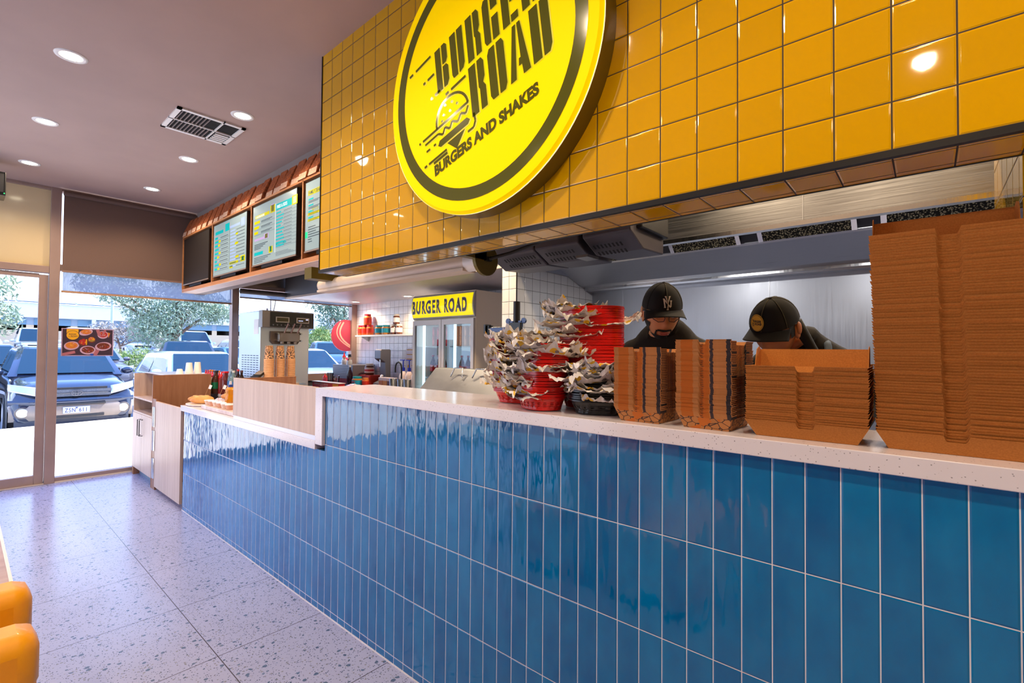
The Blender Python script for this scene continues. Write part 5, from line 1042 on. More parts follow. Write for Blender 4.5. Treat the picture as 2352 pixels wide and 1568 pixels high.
def head_fn(d):
    """unit sphere direction to head surface; face towards -y, radii applied later"""
    x, y, z = d; k = 1.0
    if z < 0: w = 1-.30*(-z)**1.6; x *= w; y = y*(1-.10*(-z)**2) if y < 0 else y*(1-.45*(-z)**1.2)
    if y < 0:
        y *= 1-.10*abs(z)**2
        y -= .17*g(d, (0, -1, -.16), (.13, .5, .14)) + .10*g(d, (0, -1, .0), (.09, .5, .20))     # nose
        y -= .05*g(d, (0, -.9, .26), (.5, .6, .10)) - .075*(g(d, (.33, -.9, .06), (.17, .5, .11))+g(d, (-.33, -.9, .06), (.17, .5, .11)))
        y -= .07*g(d, (0, -.85, -.50), (.20, .6, .07)) - .05*g(d, (0, -.8, -.60), (.2, .6, .05)) + .06*g(d, (0, -.6, -.82), (.25, .6, .14))
        y -= .03*(g(d, (.5, -.8, -.2), (.2, .5, .2))+g(d, (-.5, -.8, -.2), (.2, .5, .2)))
    return Vector((x, y, z))
HR = (.076, .098, .122)
def head_patch(m, mt, T, keep, off=.004):
    t_ = M(); r_ = tuple(a+off for a in HR); t_.ell((0, 0, 0), r_, mt, 96, 72, fn=head_fn)
    for f in t_.f:
        c = [sum(t_.v[i][k] for i in f)/len(f) for k in range(3)]
        if keep(c): m.add([t_.v[i] for i in f], [tuple(range(len(f)))], mt, T)
def person(name, label, hx, hy, hz, yaw, pitch, roll, skin, body_rz, sh_z, sh_c, sweater, cap_col, kind):
    t = thing(name, label, 'person', (sh_c[0], sh_c[1], 0))
    sk = mat('skin_'+kind, skin, .5); sk.node_tree.nodes['Principled BSDF'].inputs['Subsurface Weight'].default_value = .08
    H = Matrix.Translation((hx, hy, hz)) @ Matrix.Rotation(yaw, 4, 'Z') @ Matrix.Rotation(roll, 4, 'Y') @ Matrix.Rotation(pitch, 4, 'X')
    bz = Matrix.Translation((sh_c[0], sh_c[1], 0)) @ Matrix.Rotation(body_rz, 4, 'Z')
    def B(x, y, z): return tuple(bz @ Vector((x, y, z)))
    nb = tuple(H @ Vector((0, .045, -.10))); s = sh_z
    # skeleton: pelvis, waist, chest, neck base, head root, arms, legs
    P_ = [B(0, .06, .93), B(0, .04, 1.12), B(0, .0, s-.12), B(0, -.01, s+.01), nb,
          B(.16, .01, s-.11), B(.215, .03, s-.27), B(.13, -.20, s-.40), B(-.16, .01, s-.11), B(-.215, .03, s-.27), B(-.13, -.20, s-.40),
          B(.09, .06, .86), B(.10, .04, .48), B(.10, .08, .09), B(.10, -.06, .04), B(-.09, .06, .86), B(-.10, .04, .48), B(-.10, .08, .09), B(-.10, -.06, .04)]
    E_ = [(0, 1), (1, 2), (2, 3), (3, 4), (2, 5), (5, 6), (6, 7), (2, 8), (8, 9), (9, 10), (0, 11), (11, 12), (12, 13), (13, 14), (0, 15), (15, 16), (16, 17), (17, 18)]
    r0 = [(.13, .10), (.125, .09), (.14, .10), .062, .056, .062, .045, .027, .062, .045, .027, .085, .055, .038, .035, .085, .055, .038, .035]
    m = M(); m.add(*skin_mesh(P_, E_, r0), sk)
    m.ell((0, 0, 0), HR, sk, 48, 36, T=H, fn=head_fn)
    for sg in (-1, 1):   # ears
        m.ell((sg*.078, .012, -.012), (.010, .020, .034), sk, 14, 10, T=H @ T_(0, 0, 0, sg*.35*0), fn=lambda d: Vector((d.x*(1-.6*max(0, 1-abs(d.z)*1.2-abs(d.y)*.8)), d.y, d.z)))
        m.ell((sg*.086, .018, .0), (.006, .018, .028), sk, 12, 8, T=H)
    # hands: palm and five bent fingers closing on the work surface
    for sg, w in ((1, P_[7]), (-1, P_[10])):
        fwd = (bz.to_3x3() @ Vector((-sg*.35, -.9, -.25))).normalized(); side = fwd.cross(Vector((0, 0, 1))).normalized(); dn = side.cross(fwd).normalized()
        w = Vector(w); hp = [w, w+fwd*.045, w+fwd*.085]; he = [(0, 1), (1, 2)]; hr = [.024, (.036, .017), (.040, .014)]; pts = list(hp)
        for k in range(4):
            ln = (.072, .082, .077, .062)[k]; o = w+fwd*.088+side*(k-1.5)*.02
            pts += [o, o+fwd*ln*.45-dn*.008, o+fwd*ln*.78-dn*.026, o+fwd*ln*.9-dn*.045]; b = len(pts)-4; he += [(2, b), (b, b+1), (b+1, b+2), (b+2, b+3)]; hr += [.0095, .009, .0085, .0075]
        o = w+fwd*.03-side*sg*.03; pts += [o, o+fwd*.03-side*sg*.025-dn*.01, o+fwd*.055-side*sg*.035-dn*.02]; b = len(pts)-3; he += [(1, b), (b, b+1), (b+1, b+2)]; hr += [.013, .0105, .009]
        m.add(*skin_mesh([tuple(p) for p in pts], he, hr, 2), sk)
    body = m.build('body', t, smooth=180)
    # clothes
    sw = noisy('sweater_'+kind, sweater, '1e1814', 300, .9, obj=False)
    Q = P_[:4]+P_[5:11]+[tuple(Vector(P_[3])*.45+Vector(nb)*.55+Vector((0, 0, -.012)))]; EQ = [(0, 1), (1, 2), (2, 3), (2, 4), (4, 5), (5, 6), (2, 7), (7, 8), (8, 9), (3, 10)]
    rq = [(.155, .125), (.15, .115), (.17, .125), .085, .092, .064, .044, .092, .064, .044, .072 if kind == 'man' else .060]
    m = M(); m.add(*skin_mesh(Q, EQ, rq), sw); m.build('sweater', t, smooth=180)
    m = M(); L_ = [P_[0]]+P_[11:14]+P_[15:18]; m.add(*skin_mesh(L_, [(0, 1), (1, 2), (2, 3), (0, 4), (4, 5), (5, 6)], [(.15, .12), .105, .075, .055, .105, .075, .055]), mat('trousers_dark', '1c1d22', .85)); m.build('trousers', t, smooth=180)
    for i_ in (14, 18): c_ = Vector(P_[i_]); m = M(); m.ell((c_.x, c_.y, .045), (.048, .10, .045), black_m, 14, 10); m.build('shoe', t, smooth=180)
    # face
    dk_ = mat('hair_dark', '0d0908', .75); lip = mat('lip_'+kind, 'a0524a' if kind == 'man' else 'b8605c', .5)
    for sg in (-1, 1):
        m = M(); m.ell((sg*.030, -.079, .012), (.014, .010, .007), mat('eye_white', 'd8d0c8', .2), 12, 8, T=H); e_ = m.build('eye', body, smooth=180)
        m = M(); m.cyl((sg*.017, -.094, .030), (sg*.046, -.083, .030), .0035, dk_, n=6, T=H); m.build('eyebrow', t)
    m = M(); m.ell((0, -.090, -.063), (.024, .007, .0045), lip, 14, 8, T=H); m.ell((0, -.088, -.071), (.020, .007, .005), lip, 14, 8, T=H); m.build('lips', t, smooth=180)
    m = M(); head_patch(m, dk_, H, lambda c: (c[2] > -.045 and c[1] > .01+.0*c[2] and c[2] < .08) or (abs(c[0]) > .055 and c[1] > -.03 and -.02 < c[2] < .06), .004); hr_ = m.build('hair', t, smooth=180)
    if kind == 'man':
        m = M(); head_patch(m, dk_, H, lambda c: (c[2] < -.086 and c[1] < .0) or (c[2] < -.02 and abs(c[0]) > .060-.35*max(0, -c[2]-.055) and c[1] < .01) or (-.058 < c[2] < -.049 and abs(c[0]) < .030 and c[1] < -.06) or (-.088 < c[2] < -.052 and .029 < abs(c[0]) < .036 and c[1] < -.04), .0035); m.build('beard', t, smooth=180)
        m = M()
        for sg in (-1, 1):
            m.tube([(sg*.008, -.108, .012), (sg*.012, -.106, .022), (sg*.035, -.102, .024), (sg*.056, -.088, .02), (sg*.055, -.088, .004), (sg*.034, -.103, -.006), (sg*.012, -.107, -.002), (sg*.008, -.108, .012)], .0016, black_p, 6, T=H)
            m.tube([(sg*.057, -.088, .018), (sg*.08, -.03, .018), (sg*.084, .02, .01)], .002, mat('glass_frame', 'a8b0c8', .25, .6), 6, T=H)
        m.build('spectacles', t)
    else:
        m = M(); m.tube([tuple(H @ Vector((.060, .050, .01)))]+[tuple(H @ Vector((.055, .055, .01))+Vector(v)) for v in ((.025, .02, -.05), (.055, .03, -.11), (.09, .04, -.165), (.12, .05, -.21))], .03, dk_, 12, rr=[.024, .022, .018, .011, .004]); m.build('ponytail', t, smooth=180)
        ap = mat('apron_strap', '38485c', .8)
        for sg in (-1, 1):
            m = M(); m.tube([B(sg*.085, -.125, s-.32), B(sg*.085, -.125, s-.14), B(sg*.082, -.085, s-.035), B(sg*.078, .0, s-.012), B(sg*.07, .09, s-.06)], .014, ap, 8); m.build('apron_strap', t, smooth=60)
        m = M(); m.grid(lambda u, v: B((u-.5)*.34, -.150+.06*abs(u-.5)*2, s-.62+.34*v), 8, 6, ap); m.build('apron', t, solid=.004)
    # cap
    cp = noisy('cap_'+kind, cap_col, '120e0a', 260, .92, obj=False); K = H @ T_(0, .004, .030, 0, -.10)
    R_ = (.088, .108, .108)
    m = M(); c0 = M(); c0.ell((0, 0, 0), R_, cp, 48, 24, fn=lambda d: Vector((d.x, d.y*(1.0 if d.y > 0 else 1.0-.05*d.z), d.z)))
    c0.v = [(x*(1-.004*(abs(math.sin(3*math.atan2(y, x))) < .06)), y, z) for x, y, z in c0.v]
    for f in c0.f:
        if sum(c0.v[i][2] for i in f)/len(f) > -.004: m.add([c0.v[i] for i in f], [tuple(range(len(f)))], cp, K)
    m.build('cap_crown', t, smooth=180, weld=True)
    seam = mat('cap_seam', '5a5238', .9)
    for k in range(6):
        a = k*math.pi/3+math.pi/2; m = M(); m.tube([(R_[0]*1.006*math.cos(a)*math.cos(e), R_[1]*1.006*math.sin(a)*math.cos(e), R_[2]*1.006*math.sin(e)) for e in [math.pi/2*j/10 for j in range(11)]], .0011, cp if k in (1, 2) and kind == 'man' else seam, 5, T=K); m.build('cap_seam', t)
    m = M(); m.ell((0, 0, R_[2]+.001), (.008, .008, .004), cp, 10, 6, T=K); m.build('cap_button', t)
    def vis(u, v):
        a = (u-.5)*2*1.22; ca, sa = math.sin(a), -math.cos(a); e = .066*(math.cos(a*.72)**.6)*v
        x = R_[0]*ca*.985; y = R_[1]*sa*.985-e; return (x*(1+.10*v), y, .004-.010*v-.022*(2*(u-.5))**2*1.0*v-.012*(2*(u-.5))**2)
    m = M(); m.grid(vis, 24, 8, cp, T=K); m.build('cap_visor', t, smooth=180, solid=.003)
    if kind == 'man':
        m = M(); wl = mat('logo_white', 'd8cfc4', .7)
        S = [((-.5, .55), (-.36, -.6)), ((-.62, .6), (-.38, .6)), ((-.5, -.62), (-.24, -.62)), ((-.5, .6), (.42, -.62)), ((.5, .3), (.46, -.55)), ((.36, .34), (.64, .34)), ((-.22, .92), (.06, .08)), ((.34, .92), (.06, .08)), ((.06, .08), (.03, -.92)), ((-.36, .94), (-.08, .94)), ((.2, .94), (.48, .94)), ((-.13, -.95), (.19, -.95))]
        for (a, b) in S:
            a = (a[0]*.03, a[1]*.028+.037); b = (b[0]*.03, b[1]*.028+.037); n_ = 3; wd = .0055 if abs(a[1]-b[1]) > .01 else .0035
            for j in range(n_):
                p0 = (a[0]+(b[0]-a[0])*j/n_, a[1]+(b[1]-a[1])*j/n_); p1 = (a[0]+(b[0]-a[0])*(j+1)/n_, a[1]+(b[1]-a[1])*(j+1)/n_)
                tt = M(); bar(tt, *p0, *p1, wd, 0, wl, Matrix())
                def srf(x, z): 
                    q_ = max(.0, 1-(x/R_[0])**2-(z/R_[2])**2); return (x, -R_[1]*(1.0-.05*z/R_[2])*math.sqrt(q_)-.0022, z)
                m.add([srf(v[0], v[1]) for v in tt.v], tt.f, wl, K)
        m.build('cap_emblem', t)
    else:
        m = M(); tt = M(); yb = mat('badge_yellow', 'd89c10', .6); bk_ = mat('badge_ink', '1c1a10', .7)
        disc(tt, 0, 0, .031, .031, yb, 0, Matrix(), 28); disc(tt, 0, 0, .0285, .0285, bk_, .0003, Matrix(), 28); disc(tt, 0, 0, .0275, .0275, yb, .0006, Matrix(), 28)
        tt.text('BURGER', .0105, bk_, T_(-.016, .004, .0010), bold=.0003, sx=.9); tt.text('ROAD', .0105, bk_, T_(-.006, -.006, .0010), bold=.0003, sx=1.0)
        for (a, b, c_, d) in ((-.022, .010, -.016, .010), (-.02, -.004, -.008, -.004), (-.022, -.008, -.009, -.008), (-.018, -.012, -.010, -.011), (-.02, -.001, -.01, -.001)): bar(tt, a, b, c_, d, .0016, .001, bk_, Matrix())
        ca_ = math.radians(-22)
        def s2(x, y, z):
            x2 = x-.018; z2 = y+.040; q_ = max(0, 1-(x2/R_[0])**2-(z2/R_[2])**2); return (x2, -R_[1]*math.sqrt(q_)-.0030-z, z2)
        for f, i_ in zip(tt.f, tt.i):
            m.add([s2(*tt.v[j]) for j in f], [tuple(range(len(f)))], tt.mats[i_], K)
        m.build('cap_badge', t)
    return t
person('person', 'bearded person in black sweater and black cap with white letters, behind the snack boxes', -.918, .722, 1.672, R(36), R(24), 0, 'd89868', R(12), 1.61, (-.965, .87), '120d0a', '0e0b09', 'man')
person('person', 'person in black cap with yellow round badge, bending over behind the wide boxes', -.478, .845, 1.592, R(-14), R(32), R(4), 'c07848', R(8), 1.555, (-.40, 1.02), '100c0a', '0f0b08', 'woman')
# ---------------------------------------------------------------- outside
def gz(x): return -.30 if x > -18 else -.30+(-x-18)*.04
asph = noisy('asphalt', '9c9ca4', '868690', 1.5, .85, obj=False)
m = M(); m.add([(-13.0, -40, -.3), (-13.0, 40, -.3), (-18, 40, -.3), (-18, -40, -.3), (-90, 120, gz(-90)), (-90, -60, gz(-90))], [(0, 3, 2, 1), (3, 5, 4, 2)], asph); o = m.build('ground'); o['kind'] = 'structure'; o['label'] = 'sunlit asphalt car park'
tm = noisy('terrace_paving', 'f4e6d4', 'ecdcc8', 3, .7, obj=False, stretch=(1, 8, 1))
m = M(); m.prism([(-7.4, -30), (-7.4, 30), (-13.25, 30), (-13.15, 1.5), (-12.75, -1.5), (-12.5, -30)][::-1], 2, -.32, -.02, tm); o = m.build('ground_terrace'); o['kind'] = 'structure'; o['label'] = 'bright sunlit paved terrace outside the window'
m = M(); m.box(-7.5, -7.36, -30, 30, -.02, -.005, tm); o = m.build('trim_3'); o['kind'] = 'structure'
# shading roof slab of the building edge (own building continues to the left and right)
m = M(); m.box(XW-.1, XR, 3.12, 9, 0, 4.2, plaster_w); o = m.build('wall_neighbour'); o['kind'] = 'structure'; o['label'] = 'rest of the building'
cglass = mat('car_glass', '0e2c40', .04); q = N(cglass); q.b.inputs['Specular IOR Level'].default_value = .5
tyre = mat('tyre', '1c1c20', .8); rim = mat('alloy', 'b0b4bc', .3, .8); lampg = mat('head_lamp', 'b8c0c8', .08, .4, coat=1); pltm = mat('plate_white', 'b8bccc', .4); chrome = mat('chrome', 'd8dce2', .1, 1); blackg = mat('grille_black', '24262c', .5)
def car(name, label, cat, x, y, rz, col, L=4.4, W_=1.78, H=1.45, hood=.92, belt=.95, wsb=1.15, wst=1.85, roof=3.5, rear=4.25, kind='sedan', detail=0, rough=.12, s=1.09):
    z0 = gz(x)
    t = thing(name, label, cat, (x, y, z0), None, rz); t.scale = (s, s, s); WL[t] = Vector()
    cm = mat('paint_'+col, col, rough, .35, coat=1); w = W_/2
    # lower body: stations from nose (x=0) backwards
    st = [(0, .80, .36, .56), (-.03, .90, .27, .66), (-.10, .96, .24, hood-.13), (-.28, .985, .22, hood-.05), (-.6, 1, .22, hood), (-wsb, 1, .22, hood+.09), (-wsb-.5, 1, .22, belt+.03), (-rear+.5, 1, .22, belt+.03), (-rear, .97, .24, belt), (-L+.04, .92, .28, belt-.12), (-L, .86, .38, belt-.35)]
    m = M(); n = 16; vs = []
    for sx_, wf, zb, zt in st:
        ww_ = w*wf; h_ = zt-zb
        half = [(0, zt+.015), (.45, zt+.012), (.8, zt-.01), (.93, zt-.06*min(1, h_/.4)), (1.0, zb+h_*.62), (.995, zb+h_*.35), (.94, zb+h_*.08), (.8, zb), (0, zb)]
        ring_ = [(a*ww_, b) for a, b in half]+[(-a*ww_, b) for a, b in half[-2:0:-1]]
        vs += [(sx_, a, b) for a, b in ring_]
    n = 16; fs = [(k*n+i, k*n+(i+1) % n, (k+1)*n+(i+1) % n, (k+1)*n+i) for k in range(len(st)-1) for i in range(n)]+[tuple(range(n))[::-1], tuple((len(st)-1)*n+i for i in range(n))]
    m.add(vs, fs, cm); m.build('body_shell', t, smooth=45, local=True, sub=1 if detail else 0)
    # cabin
    bw, tw = w*.93, w*.72; zb, zt = belt-.02, H
    sections = [(-wsb+.03, zb-.02, zb+.02), (-wst, zb, zt-.035), (-wst-.35, zb, zt), ((-roof+.35), zb, zt), (-roof, zb, zt-.04), (-rear+.06, zb, zb+.04)]
    vs = []
    for sx_, b_, tz in sections:
        k_ = (tz-zb)/(zt-zb); tw_ = bw+(tw-bw)*k_; vs += [(sx_, bw, b_), (sx_, tw_+.03, tz-.05*k_), (sx_, tw_-.06, tz), (sx_, -tw_+.06, tz), (sx_, -tw_-.03, tz-.05*k_), (sx_, -bw, b_)]
    m = M(); m.add(vs, [(k*6+i, k*6+(i+1) % 6, (k+1)*6+(i+1) % 6, (k+1)*6+i) for k in range(5) for i in range(6)]+[(0, 1, 2, 3, 4, 5)[::-1], (30, 31, 32, 33, 34, 35)], cm); m.build('roof_shell', t, smooth=35, local=True)
    def lerp(a, b, k): return tuple(a[i]+(b[i]-a[i])*k for i in range(3))
    m = M(); a0, a1 = (-wsb+.03, bw-.09, zb+.03), (-wst, tw-.05, zt-.045); q0, q1 = lerp(a0, a1, .04), lerp(a0, a1, .94); nx = .018
    m.quad((q0[0]+nx, q0[1], q0[2]+nx), (q0[0]+nx, -q0[1], q0[2]+nx), (q1[0]+nx, -q1[1], q1[2]+nx), (q1[0]+nx, q1[1], q1[2]+nx), cglass); m.build('windscreen', t, local=True)
    m = M(); a0, a1 = (-rear+.06, bw-.1, zb+.05), (-roof, tw-.05, zt-.06); q0, q1 = lerp(a0, a1, .08), lerp(a0, a1, .9)
    m.quad((q0[0]-nx, q0[1], q0[2]+nx), (q1[0]-nx, q1[1], q1[2]+nx), (q1[0]-nx, -q1[1], q1[2]+nx), (q0[0]-nx, -q0[1], q0[2]+nx), cglass); m.build('rear_window', t, local=True)
    mid = -(wst+roof)/2-.05
    for sg in (-1, 1):
        for (xa, xb, ta, tb_) in ((-wsb-.16, mid+.03, -wst+.0, mid+.03), (mid-.03, -rear+.42, mid-.03, -roof+.08)):
            m = M(); yb_, yt_ = bw+.008, tw+.038; m.quad((xa, sg*(yb_), zb+.04), (xb, sg*yb_, zb+.04), (tb_, sg*yt_, zt-.09), (ta, sg*yt_, zt-.09), cglass); m.build('side_window', t, local=True)
        m = M(); m.ell((-wsb-.28, sg*(w+.10), belt+.07), (.06, .11, .075), cm, 14, 10); m.cyl((-wsb-.28, sg*(w-.05), belt+.03), (-wsb-.28, sg*(w+.05), belt+.05), .025, cm, n=8); m.build('wing_mirror', t, smooth=180, local=True)
        m = M(); zl = hood-.17 if not detail else hood-.17
        m.grid(lambda u, v: (.03-.20*u*u-.05*v, sg*w*(.56+.42*u), hood-.27+.10*u+(.155-.03*u)*v), 10, 6, lampg); m.build('headlight', t, smooth=180, local=True, solid=.03)
        m = M(); m.box(-L+.02, -L+.16, sg*w*.72-.12, sg*w*.72+.12, belt-.32, belt-.12, mat('tail_red', 'd01828', .2, emit=.2)); m.build('tail_light', t, local=True)
        for xx in (-.82, -L+.85):
            r_ = .33 if H < 1.6 else .36; m = M(); m.cyl((xx, sg*(w-.20), r_), (xx, sg*(w+.012), r_), r_, tyre, n=28); wh = m.build('wheel', t, smooth=40, local=True)
            m = M(); m.lathe([(.0001, .0), (.05, .01), (.07, -.01), (r_*.62, -.01), (r_*.66, .008)], rim, (xx, sg*(w+.014), r_), 20, ax=1) if sg > 0 else m.lathe([(.0001, .0), (.05, -.01), (.07, .01), (r_*.62, .01), (r_*.66, -.008)], rim, (xx, sg*(w+.014), r_), 20, ax=1); m.build('hub', wh, local=True)
            m = M(); m.lathe([(r_+.02, -.01), (r_+.07, .012), (r_+.02, .03)], blackg if detail else cm, (xx, sg*(w-.01), r_), 28, ax=1, caps=False); m.build('wheel_arch', t, local=True)
    m = M(); m.box(-.06, .012 if not detail else .02, -w*.5, w*.5, hood-.25, hood-.12, blackg); m.build('grille', t, local=True)
    m = M(); m.box(.0, .02, -.19, .19, .40, .50, pltm); m.build('number_plate', t, local=True)
    return t
# the dark blue four wheel drive in front of the window, with details
suv = car('suv_car', 'dark blue four wheel drive parked nose in right outside the window', 'car', -13.12, .21, 0, '26324c', 4.4, 1.78, 1.66, 1.02, 1.08, 1.05, 1.78, 3.9, 4.15, detail=1, rough=.1)
bpm = mat('bumper_grey', '8c8078', .35, .2)
m = M(); 
def bf(u, v):
    y = (u-.5)*2*.87; xx = .05-.20*(abs(y)/.87)**3.2; z = .34+v*.27; return (xx+.035*math.sin(v*math.pi), y, z-.03*(abs(y)/.87)**2)
m.grid(bf, 24, 6, bpm); m.build('bumper', suv, smooth=60, local=True)
m = M(); m.grid(lambda u, v: (.06-.20*abs((u-.5)*2)**3.2+.02*math.sin(v*math.pi), (u-.5)*2*.88, .60+v*.09), 24, 4, mat('paint_26324c', '26324c')); m.build('bumper_top', suv, smooth=60, local=True)
m = M(); m.grid(lambda u, v: (.03-.12*abs((u-.5)*2)**3, (u-.5)*2*.8, .22+v*.13), 16, 2, mat('skirt', '3a4050', .4)); m.build('bumper_skirt', suv, smooth=60, local=True)
m = M(); m.box(.03, .075, -.40, .40, .345, .40, blackg); m.box(.03, .085, -.42, .42, .575, .61, blackg); m.build('air_intake', suv, local=True, bev=.006)
for sg in (-1, 1):
    m = M(); m.lathe([(.0001, .02), (.07, .01), (.085, -.02)], mat('fog_lamp', 'e8e4d8', .1), (-.005, sg*.70, .47), 20, ax=0); m.lathe([(.085, -.02), (.10, .0), (.105, -.03)], bpm, (-.005, sg*.70, .47), 20, ax=0); m.build('fog_lamp', suv, smooth=50, local=True)
    m = M(); m.tube([(-1.15, sg*.1-.05, 1.125), (-1.22, sg*.35, 1.15), (-1.25, sg*.62, 1.16)], .012, blackg, 6); m.build('wiper', suv, local=True)
    m = M(); m.tube([(-1.9, sg*.62, 1.66), (-2.0, sg*.62, 1.72), (-3.6, sg*.62, 1.72), (-3.7, sg*.62, 1.66)], .02, rim, 8); m.build('roof_rail', suv, smooth=60, local=True)
m = M(); m.box(.0, .045, -.46, .46, .78, .80, chrome); m.box(.0, .04, -.5, .5, .72, .78, mat('paint_26324c', '26324c')) if 0 else None
for a, b in ((.735, .785), (.805, .86)): m.box(-.02, .035, -.5, .5, a, b, noisy('grille_mesh', '30343c', '6c7484', 120, .5))
m.build('grille_bars', suv, local=True)
m = M(); T = frame((.062, 0, .795), (0, 1, 0), (0, 0, 1))
def ringe(m, cx_, cy_, rx, ry, wd, mt, T, n=28):
    for k in range(n):
        a, b = 2*math.pi*k/n, 2*math.pi*(k+1)/n; pl(m, [(cx_+(rx+e)*math.cos(t_), cy_+(ry+e)*math.sin(t_)) for e, t_ in ((-wd, a), (0, a), (0, b), (-wd, b))], 0, mt, T)
for z_ in (0, .003): ringe(m, 0, 0, .085, .058, .012, chrome, T @ Matrix.Translation((0, 0, z_)))
ringe(m, 0, 0, .028, .054, .009, chrome, T @ Matrix.Translation((0, 0, .004))); ringe(m, 0, .022, .062, .026, .009, chrome, T @ Matrix.Translation((0, 0, .005)))
m.build('bonnet_emblem', suv, local=True)
m = M(); m.box(.088, .096, -.19, .19, .425, .545, mat('plate_edge', '9098a8', .4)); m.box(.096, .098, -.183, .183, .43, .54, pltm); pi_ = mat('plate_ink', '20306c', .5)
m.text('ZSN', .105, pi_, frame((.0985, -.165, .448), (0, 1, 0), (0, 0, 1)), bold=.0006, sx=.72, space=1.15); m.text('611', .105, pi_, frame((.0985, .03, .448), (0, 1, 0), (0, 0, 1)), bold=.0006, sx=.72, space=1.15)
m.add([(.0985, -.022, .535), (.0985, .022, .535), (.0985, 0, .505)], [(0, 1, 2)], pi_); m.build('registration_plate', suv, local=True)
car('suv_car', 'dark car at the left edge beyond the four wheel drive, partly behind the door frame', 'car', -19.5, -1.0, 0, '202634', 4.5, 1.85, 1.66, 1.0, 1.06, 1.1, 1.8, 3.8, 4.3)
car('sedan_car', 'grey sedan parked behind the poster to the right of the four wheel drive', 'car', -22.5, 2.05, R(4), '74727a', H=1.60, hood=.92, belt=1.0)
ute = car('pickup_truck', 'dark grey pickup truck with open tray to the right of the eucalyptus', 'truck', -21.5, 4.62, R(-9), '3c4450', 5.3, 1.9, 1.80, 1.12, 1.16, 1.2, 1.8, 2.9, 3.1, kind='ute')
m = M(); m.box(-5.25, -3.2, -.93, .93, .6, 1.18, mat('paint_3c4450', '3c4450')); m.build('tray', ute, local=True, bev=.03)
car('white_car', 'white hatchback nearest the cabinet, only its roof and side window showing', 'car', -13.7, 3.05, 0, 'd8e0ea', 4.3, 1.8, 1.56, .95, 1.0, .9, 1.5, 3.6, 4.1)
car('white_car', 'pale blue-white car outside the window right of the ice cream machine', 'car', -13.9, 6.2, 0, 'c0d4e4', 4.3, 1.85, 1.66, 1.0, 1.05, 1.0, 1.7, 3.6, 4.1)
car('parked_car', 'blue car with a red tail light parked behind the pickup', 'car', -35.8, 10.3, R(180), '3c6490', H=1.5)
car('parked_car', 'grey-blue estate car with red tail lights seen below the red disc', 'car', -29.0, 13.6, R(160), '5a7890', H=1.66)
car('parked_car', 'blue car between the pickup and the window post', 'car', -25, 8.4, R(8), '4a78a0', H=1.45)
car('white_van', 'white van behind the pickup truck under the tree', 'van', -37, 9.3, 0, 'd4dce4', 4.9, 1.95, 2.05, 1.15, 1.2, .8, 1.5, 4.6, 4.8)
for i, (x, y, h) in enumerate(((-42, 1.9, 1.9), (-44, 4.4, 2.0), (-40, -.6, 1.5), (-43, 7.4, 1.6), (-46, 18, 1.6), (-40, 21, 1.6))):
    car('parked_car', ['white high car far away just left of the poster', 'white van far away behind the poster', 'pale car far away at the left edge of the door glass', 'pale car far behind the grey sedan', 'pale car far away by the bushes', 'pale car farthest right by the bushes'][i], 'car', x, y, 0, ['d0d8e0', 'dce2ea', 'c8ccd4', 'b8c0cc', 'c4ccd6', 'a8b4c0'][i], H=h, hood=1.0, belt=1.05)
# building across the car park
t = thing('shop_building', 'long low building with pale walls, glazed band and solar panels on its roof', 'building', (-62, 8, 1.4))
bw_ = mat('building_cream', 'e0c8a8', .8); br = mat('building_roof', 'b8c8d8', .6); bwh = mat('building_white', 'e0e6ec', .7); bgl = mat('building_glass', '6c98b8', .2)
m = M(); m.box(-80, -62, -30, 36, 1.2, 3.5, bw_); m.build('wall', t)
m = M(); m.box(-80, -60.8, -30, 36, 4.15, 5.4, bwh); m.build('fascia', t)
m = M(); m.box(-80, -62.05, -30, 36, 3.5, 4.15, mat('building_band', '9cb0c4', .6)); m.build('window_band', t)
m = M(); m.prism([(-60.5, 5.4), (-80, 5.4), (-74, 7.6)], 1, -30, 36, br); m.build('roof', t)
for k in range(22): y = -30+k*3; m = M(); m.box(-62.1, -62, y+.1, y+2.6, 3.0, 4.1, bgl); m.build('window', t)
for k in range(9): y = -28+k*7; m = M(); m.box(-61.2, -60.9, y, y+.3, 1.3, 4.2, bwh); m.build('post', t)
for k in range(9):
    y = -8+k*2.0; m = M(); m.add([(-61.3, y, 5.58), (-61.3, y+1.85, 5.58), (-71, y+1.85, 7.0), (-71, y, 7.0)], [(0, 1, 2, 3)], mat('solar_panel', '3c5c88', .15, .2, coat=1)); m.build('solar_panel', t, solid=.05)
for (x, y, lab) in ((-52, 16.2, 'tall thin light pole left of the window post'), (-48, 6.4, 'pale light pole seen above the poster'), (-47, 23.9, 'thin pole rising behind the ice cream machine')):
    o = M().cyl((x, y, gz(x)), (x, y, 9.5), .11, mat('pole_grey', 'b0bcc8', .5), r2=.07, n=10); o = o.build('light_pole', smooth=40); tag(o, lab, 'pole')
